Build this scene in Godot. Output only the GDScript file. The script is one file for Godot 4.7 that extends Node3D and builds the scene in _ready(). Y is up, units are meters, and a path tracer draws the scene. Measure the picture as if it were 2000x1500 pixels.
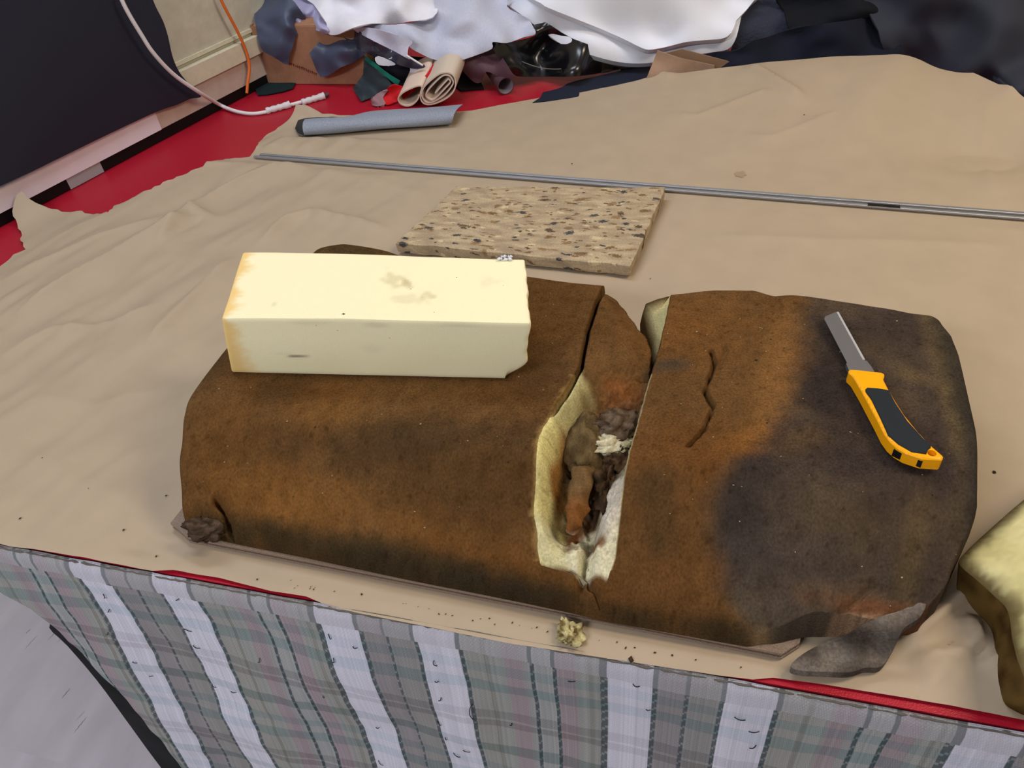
extends Node3D
# An upholsterer's bench: a split, dirty foam seat cushion on kraft paper, with foam offcuts, a knife and a pile of scraps behind.
# Bench frame: u runs along the front edge of the bench, v away from it, h above its top. World: X = u, Y = TY + h, Z = -v.
const TY := 0.78
const CAM := Vector3(0.754811, 1.44, 0.362733)
const CX := Vector3(0.965977, -0.087875, -0.243242)
const CY := Vector3(-0.097662, 0.746937, -0.657683)
const CZ := Vector3(0.23948, 0.659062, 0.712942)
const WP := Vector3(-0.582, 0.78, -0.653)      # a point at the foot of the left wall
const WD := Vector3(0.26, 0.0, -0.96561)       # along the left wall, away from the front
const WN := Vector3(0.96561, 0.0, 0.26)        # out of the left wall, into the room

var used := {}
var rng := RandomNumberGenerator.new()
var noise := FastNoiseLite.new()
var cell_noise := FastNoiseLite.new()
var mats := {}

# ------------------------------------------------------------------ helpers
func W(u: float, h: float, v: float) -> Vector3:
	return Vector3(u, TY + h, -v)

func ray(px: float, py: float) -> Vector3:
	return CX * (px - 1000.0) - CY * (py - 750.0) - CZ * 1500.0

func PH(px: float, py: float, h: float) -> Vector3:      # where the sight line meets the height h above the bench
	var r := ray(px, py)
	return CAM + r * ((TY + h - CAM.y) / r.y)

func PV(px: float, py: float, v: float) -> Vector3:      # where it meets the upright plane at depth v
	var r := ray(px, py)
	return CAM + r * ((-v - CAM.z) / r.z)

func PW(px: float, py: float, off: float) -> Vector3:    # where it meets a plane in front of the left wall
	var r := ray(px, py)
	return CAM + r * ((WP + WN * off - CAM).dot(WN) / r.dot(WN))

func UV(px: float, py: float, h: float) -> Vector2:
	var p := PH(px, py, h)
	return Vector2(p.x, -p.z)

func lin(r: float, g: float, b: float) -> Color:
	return Color(r / 255.0, g / 255.0, b / 255.0).srgb_to_linear()

func srgb(r: float, g: float, b: float) -> Color:
	return Color(r / 255.0, g / 255.0, b / 255.0)

func n3(x: float, y: float, z: float, f: float) -> float:
	return noise.get_noise_3d(x * f, y * f, z * f)

func smooth(a: float, b: float, x: float) -> float:
	return smoothstep(a, b, x)

func curve(tab: Array, x: float) -> float:               # piecewise linear table [[x, y], ...]
	if x <= tab[0][0]: return tab[0][1]
	for i in range(1, tab.size()):
		if x <= tab[i][0]:
			var t: float = (x - tab[i - 1][0]) / (tab[i][0] - tab[i - 1][0])
			t = t * t * (3.0 - 2.0 * t) * 0.5 + t * 0.5
			return lerpf(tab[i - 1][1], tab[i][1], t)
	return tab[-1][1]

func seg_dist(p: Vector2, a: Vector2, b: Vector2) -> float:
	return p.distance_to(Geometry2D.get_closest_point_to_segment(p, a, b))

class MB:
	var p := PackedVector3Array()
	var c := PackedColorArray()
	var uv := PackedVector2Array()
	var ix := PackedInt32Array()
	func vert(q: Vector3, col := Color.WHITE, t := Vector2.ZERO) -> int:
		p.append(q); c.append(col); uv.append(t)
		return p.size() - 1
	func tri(a: int, b: int, d: int) -> void:
		ix.append(a); ix.append(b); ix.append(d)
	func quad(a: int, b: int, d: int, e: int) -> void:
		tri(a, b, d); tri(a, d, e)
	func grid(nu: int, nv: int, f: Callable, col = null, closed := false) -> int:
		var b := p.size()
		for j in nv:
			for i in nu:
				var q: Vector3 = f.call(i, j)
				vert(q, col.call(i, j) if col != null else Color.WHITE, Vector2(float(i) / maxi(nu - 1, 1), float(j) / maxi(nv - 1, 1)))
		for j in nv - 1:
			for i in (nu if closed else nu - 1):
				var i2 := (i + 1) % nu
				quad(b + j * nu + i, b + j * nu + i2, b + (j + 1) * nu + i2, b + (j + 1) * nu + i)
		return b
	func tube(path: Array, radius, sides := 8, col := Color.WHITE, caps := true) -> void:
		var n := path.size()
		var b := p.size()
		var up := Vector3.UP
		for k in n:
			var t: Vector3 = (path[mini(k + 1, n - 1)] - path[maxi(k - 1, 0)]).normalized()
			if absf(t.dot(up)) > 0.95: up = Vector3.RIGHT if absf(t.x) < 0.8 else Vector3.BACK
			var s := t.cross(up).normalized()
			up = s.cross(t).normalized()
			var r: float = radius[k] if radius is Array else radius
			for m in sides:
				var a := TAU * m / sides
				vert(path[k] + s * cos(a) * r + up * sin(a) * r, col)
		for k in n - 1:
			for m in sides:
				var m2 := (m + 1) % sides
				quad(b + k * sides + m, b + (k + 1) * sides + m, b + (k + 1) * sides + m2, b + k * sides + m2)
		if caps:
			for e in [0, n - 1]:
				var cc := vert(path[e], col)
				var fst := p.size()
				for m in sides: vert(p[b + e * sides + m], col)
				for m in sides:
					if e == 0: tri(cc, fst + m, fst + (m + 1) % sides)
					else: tri(cc, fst + (m + 1) % sides, fst + m)
	func box(o: Vector3, x: Vector3, y: Vector3, z: Vector3, col := Color.WHITE) -> void:   # a corner and three edges
		var fs := [[o, x, y], [o + z, y, x], [o, y, z], [o + x, z, y], [o, z, x], [o + y, x, z]]
		for f in fs:
			var a := vert(f[0], col, Vector2(0, 0)); var b2 := vert(f[0] + f[1], col, Vector2(1, 0))
			var d := vert(f[0] + f[1] + f[2], col, Vector2(1, 1)); var e := vert(f[0] + f[2], col, Vector2(0, 1))
			quad(a, b2, d, e)
	func append(o: MB) -> void:
		var b := p.size()
		p.append_array(o.p); c.append_array(o.c); uv.append_array(o.uv)
		for i in o.ix: ix.append(i + b)

func commit(mb: MB, origin: Vector3, facing = null) -> ArrayMesh:
	var p := mb.p
	var ix := mb.ix
	var nm := PackedVector3Array()
	nm.resize(p.size())
	var vol := 0.0
	var mid := Vector3.ZERO
	for q in p: mid += q
	mid /= maxf(1.0, p.size())
	for t in range(0, ix.size(), 3):
		var a := p[ix[t]]; var b := p[ix[t + 1]]; var d := p[ix[t + 2]]
		var n := (d - a).cross(b - a)
		nm[ix[t]] += n; nm[ix[t + 1]] += n; nm[ix[t + 2]] += n
		vol += n.dot(facing) if facing != null else n.dot(a - mid)
	var flip := vol < 0.0
	var outp := PackedVector3Array()
	outp.resize(p.size())
	for i in p.size():
		outp[i] = p[i] - origin
		nm[i] = (-nm[i] if flip else nm[i]).normalized()
	if flip:
		for t in range(0, ix.size(), 3):
			var k := ix[t + 1]; ix[t + 1] = ix[t + 2]; ix[t + 2] = k
	var arr := []
	arr.resize(Mesh.ARRAY_MAX)
	arr[Mesh.ARRAY_VERTEX] = outp
	arr[Mesh.ARRAY_NORMAL] = nm
	arr[Mesh.ARRAY_COLOR] = mb.c
	arr[Mesh.ARRAY_TEX_UV] = mb.uv
	arr[Mesh.ARRAY_INDEX] = ix
	var m := ArrayMesh.new()
	m.add_surface_from_arrays(Mesh.PRIMITIVE_TRIANGLES, arr)
	return m

func numbered(called: String) -> String:
	if not used.has(called):
		used[called] = 0
		return called
	used[called] += 1
	return "%s_%03d" % [called, used[called]]

func thing(called: String, label: String, category: String, at: Vector3, group := "") -> Node3D:
	var o := Node3D.new()
	o.name = numbered(called)
	add_child(o)
	o.position = at
	o.set_meta("label", label)
	o.set_meta("category", category)
	if group != "": o.set_meta("group", group)
	return o

func part(called: String, mb: MB, m: Material, parent: Node3D, label := "", facing = null) -> MeshInstance3D:
	var o := MeshInstance3D.new()
	o.name = called
	o.mesh = commit(mb, parent.global_position, facing)
	o.material_override = m
	parent.add_child(o, true)
	if label != "": o.set_meta("label", label)
	return o

func solo(called: String, label: String, category: String, mb: MB, m: Material, at: Vector3, group := "", facing = null) -> MeshInstance3D:
	var o := MeshInstance3D.new()
	o.name = numbered(called)
	o.mesh = commit(mb, at, facing)
	o.material_override = m
	add_child(o)
	o.position = at
	o.set_meta("label", label)
	o.set_meta("category", category)
	if group != "": o.set_meta("group", group)
	return o

func struct(called: String, mb: MB, m: Material, label: String, category: String, at := Vector3.ZERO) -> MeshInstance3D:
	var o := solo(called, label, category, mb, m, at)
	o.set_meta("kind", "structure")
	return o

# a sheet cut to an outline in any flat chart; f carries chart points into the room; thick > 0 gives it a back and edges
func sheet(outline: PackedVector2Array, f: Callable, cell: float, thick := 0.0, away := Vector3.ZERO, col = null, uvf = null, straight := false) -> MB:
	var mb := MB.new()
	var lo := outline[0]; var hi := outline[0]
	for q in outline:
		lo = lo.min(q); hi = hi.max(q)
	var keys := {}
	var flat := PackedVector2Array()
	var nx := int(ceil((hi.x - lo.x) / cell)); var ny := int(ceil((hi.y - lo.y) / cell))
	var inside := []
	for j in ny + 1:
		var row := PackedByteArray()
		for i in nx + 1:
			row.append(1 if Geometry2D.is_point_in_polygon(lo + Vector2(i, j) * cell, outline) else 0)
		inside.append(row)
	var touched := {}
	var no := outline.size()
	for k in no:
		var a := outline[k]; var b := outline[(k + 1) % no]
		var steps := int(a.distance_to(b) / (cell * 0.25)) + 1
		for s in steps + 1:
			var q := (a.lerp(b, float(s) / steps) - lo) / cell
			touched[Vector2i(int(q.x), int(q.y))] = true
	for j in ny:
		for i in nx:
			var o := lo + Vector2(i, j) * cell
			var full: bool = inside[j][i] == 1 and inside[j][i + 1] == 1 and inside[j + 1][i] == 1 and inside[j + 1][i + 1] == 1
			var sq := PackedVector2Array([o, o + Vector2(cell, 0), o + Vector2(cell, cell), o + Vector2(0, cell)])
			var polys := []
			var some: bool = inside[j][i] + inside[j][i + 1] + inside[j + 1][i] + inside[j + 1][i + 1] > 0
			if touched.has(Vector2i(i, j)) or (some and not full): polys = Geometry2D.intersect_polygons(sq, outline)
			elif full: polys = [sq]
			for poly in polys:
				var tr := PackedInt32Array([0, 1, 2, 0, 2, 3]) if poly.size() == 4 and full and not touched.has(Vector2i(i, j)) else Geometry2D.triangulate_polygon(poly)
				if tr.is_empty(): continue
				var ids := []
				for q in poly:
					var key := Vector2i(roundi((q.x - lo.x) / cell * 500.0), roundi((q.y - lo.y) / cell * 500.0))
					if not keys.has(key):
						keys[key] = flat.size()
						flat.append(q)
						var w: Vector3 = f.call(q.x, q.y)
						mb.vert(w, col.call(q.x, q.y) if col != null else Color.WHITE, uvf.call(q.x, q.y) if uvf != null else q)
					ids.append(keys[key])
				for t in range(0, tr.size(), 3):
					if ids[tr[t]] != ids[tr[t + 1]] and ids[tr[t]] != ids[tr[t + 2]] and ids[tr[t + 1]] != ids[tr[t + 2]]:
						var a: Vector2 = flat[ids[tr[t]]]; var b: Vector2 = flat[ids[tr[t + 1]]]; var d: Vector2 = flat[ids[tr[t + 2]]]
						if (b - a).cross(d - a) > 0: mb.tri(ids[tr[t]], ids[tr[t + 1]], ids[tr[t + 2]])
						else: mb.tri(ids[tr[t]], ids[tr[t + 2]], ids[tr[t + 1]])
	if thick > 0.0:
		var n := mb.p.size()
		var nt := mb.ix.size()
		var nrm := PackedVector3Array()
		nrm.resize(n)
		for t in range(0, nt, 3):
			var nn := (mb.p[mb.ix[t + 2]] - mb.p[mb.ix[t]]).cross(mb.p[mb.ix[t + 1]] - mb.p[mb.ix[t]])
			if nn.dot(away) > 0: nn = -nn
			nrm[mb.ix[t]] += nn; nrm[mb.ix[t + 1]] += nn; nrm[mb.ix[t + 2]] += nn
		for i in n: mb.vert(mb.p[i] + (away if straight else -nrm[i].normalized()) * thick, mb.c[i], mb.uv[i])
		var edges := {}
		for t in range(0, nt, 3):
			for e in 3:
				var a := mb.ix[t + e]; var b := mb.ix[t + (e + 1) % 3]
				var k := Vector2i(mini(a, b), maxi(a, b))
				if edges.has(k): edges[k] = null
				else: edges[k] = Vector2i(a, b)
		for t in range(0, nt, 3): mb.tri(mb.ix[t] + n, mb.ix[t + 2] + n, mb.ix[t + 1] + n)
		for k in edges:
			var e = edges[k]
			if e == null: continue
			var q0 := mb.vert(mb.p[e.x], mb.c[e.x], mb.uv[e.x]); var q1 := mb.vert(mb.p[e.y], mb.c[e.y], mb.uv[e.y])
			var q2 := mb.vert(mb.p[e.y + n], mb.c[e.y], mb.uv[e.y]); var q3 := mb.vert(mb.p[e.x + n], mb.c[e.x], mb.uv[e.x])
			mb.quad(q0, q3, q2, q1)
	return mb

func poly(flat: Array) -> PackedVector2Array:
	var r := PackedVector2Array()
	for i in range(0, flat.size(), 2): r.append(Vector2(flat[i], flat[i + 1]))
	return r

func rounded(o: PackedVector2Array, k := 4) -> PackedVector2Array:       # a closed Catmull-Rom curve through the points
	var r := PackedVector2Array()
	var n := o.size()
	for i in n:
		for s in k:
			r.append(o[i].cubic_interpolate(o[(i + 1) % n], o[(i - 1 + n) % n], o[(i + 2) % n], float(s) / k))
	return r

func spline(pts: Array, k := 6) -> Array:
	var r := []
	var n := pts.size()
	for i in n - 1:
		for s in k:
			r.append(pts[i].cubic_interpolate(pts[i + 1], pts[maxi(i - 1, 0)], pts[mini(i + 2, n - 1)], float(s) / k))
	r.append(pts[n - 1])
	return r

func torn(pts: PackedVector2Array, step: float, amp: float) -> PackedVector2Array:   # a ragged open line
	var r := PackedVector2Array()
	for i in pts.size() - 1:
		var a := pts[i]; var b := pts[i + 1]
		var n := maxi(1, int(a.distance_to(b) / step))
		var s := (b - a).normalized().orthogonal()
		for k in n:
			var q := a.lerp(b, float(k) / n)
			r.append(q if k == 0 else q + s * rng.randf_range(-amp, amp))
	r.append(pts[pts.size() - 1])
	return r

func idw(ctrl: Array, px: float, py: float) -> float:                 # a depth between [x, y, depth] marks
	var s := 0.0; var w := 0.0
	for k in ctrl:
		var d: float = (k[0] - px) * (k[0] - px) + (k[1] - py) * (k[1] - py) + 60.0
		var g := 1.0 / (d * sqrt(d))
		s += g * k[2]; w += g
	return s / w

# a cloth in the pile: its outline, depth marks [x, y, v], folds
func cloth(outline: PackedVector2Array, ctrl: Array, thick: float, fold := 0.006, fold_freq := 14.0, cell := 5.0, seed_off := 0.0) -> MB:
	var f := func(x: float, y: float) -> Vector3:
		var v := idw(ctrl, x, y)
		var p := PV(x, y, v)
		var w := PV(x, y, v + fold * n3(p.x + seed_off, p.y * 1.3, seed_off * 3.1, fold_freq))
		if w.y < TY + 0.004: w = PH(x, y, 0.004)       # it lies on the bench
		return w
	return sheet(outline, f, cell, thick, -CZ, null, null, thick > 0.01)

# ------------------------------------------------------------------ materials
func noise_tex(size: int, freq: float, octaves: int, lo: Color, hi: Color, sd: int, power := 1.0, kind := FastNoiseLite.TYPE_SIMPLEX_SMOOTH) -> ImageTexture:
	var nz := FastNoiseLite.new()
	nz.noise_type = kind
	nz.seed = sd
	nz.frequency = freq
	nz.fractal_octaves = octaves
	var im := nz.get_seamless_image(size, size)
	im.convert(Image.FORMAT_RGB8)
	var d := im.get_data()
	for i in range(0, d.size(), 3):
		var t := pow(d[i] / 255.0, power)
		var c := lo.lerp(hi, t)
		d[i] = int(c.r * 255.0); d[i + 1] = int(c.g * 255.0); d[i + 2] = int(c.b * 255.0)
	return ImageTexture.create_from_image(Image.create_from_data(size, size, false, Image.FORMAT_RGB8, d))

func mat(key: String, col: Color, rough := 0.8, bump := "", bump_scale := 1.0, tex := "", vcol := false, scale := 6.0) -> StandardMaterial3D:
	if mats.has(key): return mats[key]
	var m := StandardMaterial3D.new()
	m.albedo_color = col
	m.roughness = rough
	m.metallic_specular = 0.35
	m.cull_mode = BaseMaterial3D.CULL_DISABLED
	m.vertex_color_use_as_albedo = vcol
	if bump != "" or tex != "":
		m.uv1_triplanar = true
		m.uv1_world_triplanar = true
		m.uv1_scale = Vector3.ONE * scale
	if tex != "": m.albedo_texture = texs[tex]
	if bump != "":
		m.heightmap_enabled = true
		m.heightmap_texture = texs[bump]
		m.heightmap_scale = bump_scale
	mats[key] = m
	return m

var texs := {}

func make_textures() -> void:
	texs.foam = noise_tex(512, 0.09, 4, Color(0.62, 0.62, 0.62), Color(1.0, 1.0, 1.0), 3, 0.6)
	texs.fine = noise_tex(512, 0.12, 4, Color.BLACK, Color.WHITE, 5)
	texs.soft = noise_tex(512, 0.02, 5, Color.BLACK, Color.WHITE, 8)
	texs.paper = noise_tex(512, 0.03, 5, Color(0.93, 0.93, 0.93), Color(1.0, 1.0, 1.0), 11)
	texs.kraft = noise_tex(512, 0.01, 3, Color(0.965, 0.965, 0.965), Color(1.0, 1.0, 1.0), 19)
	texs.grain = noise_tex(512, 0.05, 5, Color(0.8, 0.8, 0.8), Color(1, 1, 1), 13)

# ------------------------------------------------------------------ build
func _ready() -> void:
	rng.seed = 71
	noise.seed = 4
	noise.frequency = 1.0
	noise.noise_type = FastNoiseLite.TYPE_SIMPLEX_SMOOTH
	noise.fractal_type = FastNoiseLite.FRACTAL_NONE
	cell_noise.seed = 9
	cell_noise.frequency = 1.0
	cell_noise.noise_type = FastNoiseLite.TYPE_CELLULAR
	set_camera_and_light()
	make_textures()
	build_room()
	build_bench()
	build_paper()
	build_skirt()
	build_cushion()
	build_block()
	build_slab()
	build_knife()
	build_side_foam()
	build_rods()
	build_wall_hangings()
	build_pile()
	build_small()

func set_camera_and_light() -> void:
	var cam := Camera3D.new()
	cam.name = "camera"
	add_child(cam)
	cam.transform = Transform3D(Basis(CX, CY, CZ), CAM)
	cam.fov = 53.1301
	cam.near = 0.02
	cam.current = true
	var env := Environment.new()
	env.background_mode = Environment.BG_COLOR
	env.background_color = Color(0.6, 0.65, 0.75)
	env.background_energy_multiplier = 0.3
	env.ambient_light_source = Environment.AMBIENT_SOURCE_DISABLED
	env.tonemap_mode = Environment.TONE_MAPPER_LINEAR
	env.tonemap_exposure = 0.468
	env.sdfgi_enabled = true
	env.ssao_enabled = true
	env.ssil_enabled = true
	var we := WorldEnvironment.new()
	we.name = "world_environment"
	we.environment = env
	add_child(we)
	# ceiling fittings: cool tubes over the left and behind the viewer, a warmer one to the right
	fitting(-0.5, -1.7, Color(0.955, 0.965, 1.0), 11.5, "cool white fluorescent ceiling fitting over the floor before the bench")
	fitting(0.0, 0.9, Color(0.9, 0.935, 1.0), 3.2, "cool white fluorescent ceiling fitting over the scrap heap")
	fitting(2.1, 0.45, Color(1.0, 0.935, 0.84), 7.0, "warm white fluorescent ceiling fitting over the bench's right end")

func fitting(u: float, v: float, tint: Color, energy: float, label: String) -> void:
	var y := 2.62
	var t := thing("ceiling_light", label, "ceiling light", Vector3(u, y, -v), "ceiling fittings")
	var b := MB.new()
	b.box(Vector3(u - 0.62, y + 0.012, -v - 0.17), Vector3(1.24, 0, 0), Vector3(0, 0.058, 0), Vector3(0, 0, 0.34))
	part("housing", b, mat("enamel", Color(0.9, 0.9, 0.9), 0.4), t)
	var d := MB.new()
	d.box(Vector3(u - 0.6, y, -v - 0.15), Vector3(1.2, 0, 0), Vector3(0, 0.012, 0), Vector3(0, 0, 0.3))
	var m := StandardMaterial3D.new()
	m.albedo_color = Color(0.9, 0.9, 0.9)
	m.emission_enabled = true
	m.emission = tint
	m.emission_energy_multiplier = 1.5
	part("diffuser", d, m, t)
	var l := AreaLight3D.new()
	l.name = "tube_light"
	l.area_size = Vector2(1.2, 0.3)
	l.light_color = tint
	l.light_energy = energy
	l.area_range = 12.0
	l.area_attenuation = 2.0
	l.shadow_enabled = true
	t.add_child(l)
	l.position = Vector3(0, -0.006, 0)
	l.rotation_degrees.x = -90.0

func wall_box(b: MB, s0: float, s1: float, h0: float, h1: float, o0: float, o1: float) -> void:
	b.box(WP + WD * s0 + WN * o0 + Vector3(0, h0, 0), WD * (s1 - s0), Vector3(0, h1 - h0, 0), WN * (o1 - o0))

func build_room() -> void:
	var plaster := mat("plaster", srgb(205, 200, 180), 0.75, "soft", 0.15, "paper", false, 1.6)
	# floor: pale vinyl with short dark streaks
	var im := Image.create(1024, 1024, false, Image.FORMAT_RGB8)
	im.fill(srgb(206, 203, 210))
	var nz := FastNoiseLite.new()
	nz.seed = 21; nz.frequency = 0.012; nz.fractal_octaves = 4
	var d := im.get_data()
	for y in 1024:
		for x in 1024:
			var k := 1.0 + 0.06 * nz.get_noise_2d(x, y * 0.35)
			var i := (y * 1024 + x) * 3
			d[i] = int(clampf(205 * k, 0, 255)); d[i + 1] = int(clampf(202 * k, 0, 255)); d[i + 2] = int(clampf(212 * k, 0, 255))
	for s in 170:
		var x0 := rng.randf() * 1024; var y0 := rng.randf() * 1024
		var ln := rng.randf_range(8, 44); var dk := rng.randf_range(0.25, 0.75)
		var ang := -1.38 + rng.randf_range(-0.08, 0.08)
		for q in int(ln):
			var x := int(x0 + q * cos(ang)) & 1023; var y := int(y0 + q * sin(ang)) & 1023
			var i := (y * 1024 + x) * 3
			var k := 1.0 - dk * sin(PI * q / ln)
			for cc in 3: d[i + cc] = int(d[i + cc] * k)
	var fl := StandardMaterial3D.new()
	fl.albedo_texture = ImageTexture.create_from_image(Image.create_from_data(1024, 1024, false, Image.FORMAT_RGB8, d))
	fl.roughness = 0.45
	fl.uv1_triplanar = true
	fl.uv1_world_triplanar = true
	fl.uv1_scale = Vector3.ONE * 0.8
	var b := MB.new()
	b.box(Vector3(-3.2, -0.1, -3.0), Vector3(7.6, 0, 0), Vector3(0, 0.1, 0), Vector3(0, 0, 6.6))
	struct("floor", b, fl, "pale vinyl floor with short dark streaks", "floor", Vector3(0, 0, 0))
	b = MB.new()
	b.box(Vector3(-3.2, 2.69, -3.0), Vector3(7.6, 0, 0), Vector3(0, 0.1, 0), Vector3(0, 0, 6.6))
	struct("ceiling", b, mat("ceiling", srgb(225, 225, 222), 0.9), "plain off white ceiling", "ceiling", Vector3(0, 2.69, 0))
	# left wall with its boards
	b = MB.new()
	b.box(WP + WD * -0.3 - WN * 0.12 + Vector3(0, -TY, 0), WD * 2.9, Vector3(0, 2.69, 0), WN * 0.12)
	struct("wall_left", b, plaster, "cream painted wall beside the workbench", "wall", WP - Vector3(0, TY, 0))
	b = MB.new()
	b.box(Vector3(-3.2, 0, -0.37), Vector3(2.53, 0, 0), Vector3(0, 2.69, 0), Vector3(0, 0, -0.1))
	struct("wall_return", b, plaster, "cream painted wall turning away to the left of the bench", "wall", Vector3(-2.0, 0, -0.37))
	b = MB.new()
	b.box(Vector3(-3.2, 0, -0.36), Vector3(-0.12, 0, 0), Vector3(0, 2.69, 0), Vector3(0, 0, 3.8))
	struct("wall_side", b, plaster, "cream painted wall far to the left of the room", "wall", Vector3(-3.2, 0, 1.5))
	b = MB.new()
	b.box(Vector3(-1.2, 0, -2.42), Vector3(5.6, 0, 0), Vector3(0, 2.69, 0), Vector3(0, 0, -0.12))
	struct("wall_back", b, plaster, "cream painted wall behind the heap of scraps", "wall", Vector3(0, 0, -2.42))
	b = MB.new()
	b.box(Vector3(4.2, 0, -2.42), Vector3(0.12, 0, 0), Vector3(0, 2.69, 0), Vector3(0, 0, 5.9))
	struct("wall_right", b, plaster, "cream painted wall to the right of the workbench", "wall", Vector3(4.2, 0, 0))
	b = MB.new()
	b.box(Vector3(-3.2, 0, 3.4), Vector3(7.5, 0, 0), Vector3(0, 2.69, 0), Vector3(0, 0, 0.12))
	struct("wall_front", b, plaster, "cream painted wall behind the viewer", "wall", Vector3(0, 0, 3.4))
	b = MB.new()
	wall_box(b, -0.3, 1.5, 0.002, 0.024, 0.0005, 0.009)
	struct("foot_strip_left", b, mat("black_strip", srgb(14, 14, 16), 0.5), "black strip along the foot of the left wall", "strip", WP)  # near-black strip between the bench top and the boards
	b = MB.new()
	wall_box(b, -0.3, 0.405, 0.0245, 0.066, 0.0005, 0.013)
	struct("trim_1", b, mat("white_trim", srgb(240, 234, 246), 0.45, "", 1.0, "kraft", false, 3.0), "white painted board above the black strip", "board", WP)
	b = MB.new()
	wall_box(b, 0.405, 1.5, 0.0245, 0.078, 0.0005, 0.011)
	struct("trim_2", b, mat("beige_trim", srgb(206, 190, 178), 0.6, "", 1.0, "paper", false, 3.0), "bare beige board between white board and corner", "board", WP)
	b = MB.new()
	wall_box(b, 0.47, 1.5, 0.079, 0.118, 0.0005, 0.02)
	struct("trim_3", b, mat("cream_trim", srgb(222, 216, 190), 0.55, "", 1.0, "paper", false, 3.0), "cream painted ledge above the beige board", "ledge", WP)
	b = MB.new()
	wall_box(b, 0.47, 1.5, 0.126, 0.134, 0.0005, 0.006)
	struct("trim_4", b, mat("cream_trim", srgb(214, 208, 182), 0.55), "thin cream batten above the ledge", "batten", WP)

func build_bench() -> void:
	var t := thing("workbench", "red vinyl topped workbench under kraft paper and plaid fabric", "workbench", Vector3(0.9, 0, -0.8))
	var b := MB.new()
	var o := PackedVector2Array([Vector2(-0.7545, 0.0), Vector2(2.4, 0.0), Vector2(2.4, 1.95), Vector2(-0.2305, 1.95)])
	var idx := Geometry2D.triangulate_polygon(o)
	for lay in 2:
		var h := -0.0005 if lay == 0 else -0.035
		var st := b.p.size()
		for q in o: b.vert(W(q.x, h, q.y))
		for k in range(0, idx.size(), 3):
			if lay == 0: b.tri(st + idx[k], st + idx[k + 1], st + idx[k + 2])
			else: b.tri(st + idx[k], st + idx[k + 2], st + idx[k + 1])
	for k in 4:
		var p0 := o[k]; var p1 := o[(k + 1) % 4]
		b.quad(b.vert(W(p0.x, -0.0005, p0.y)), b.vert(W(p0.x, -0.035, p0.y)), b.vert(W(p1.x, -0.035, p1.y)), b.vert(W(p1.x, -0.0005, p1.y)))
	var red := mat("red_vinyl", srgb(168, 24, 44), 0.38, "fine", 0.02, "", false, 8.0)
	var m := part("top", b, red, t, "red vinyl bench top")
	m.set_meta("label", "red vinyl bench top")
	var wood := mat("bench_wood", srgb(120, 92, 62), 0.7, "soft", 0.2, "grain", false, 2.0)
	for q in [Vector2(-0.36, 1.0), Vector2(2.28, 0.12), Vector2(-0.1, 1.82), Vector2(2.28, 1.82)]:
		var l := MB.new()
		l.box(W(q.x - 0.035, -TY + 0.001, q.y - 0.035), Vector3(0.07, 0, 0), Vector3(0, TY - 0.037, 0), Vector3(0, 0, -0.07))
		part("leg", l, wood, t)
	var a := MB.new()
	a.box(W(0.42, -0.12, 0.055), Vector3(1.85, 0, 0), Vector3(0, 0.084, 0), Vector3(0, 0, -0.025))
	part("apron", a, wood, t)

var creases := []
func crease(pts: Array, amp: float, width: float) -> void:
	var q := PackedVector2Array()
	for i in range(0, pts.size(), 2): q.append(UV(pts[i], pts[i + 1], 0.0))
	var lo := q[0]; var hi := q[0]
	for k in q:
		lo = lo.min(k); hi = hi.max(k)
	var g := width * 4.0
	creases.append([q, amp, width, lo - Vector2(g, g), hi + Vector2(g, g)])

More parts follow.
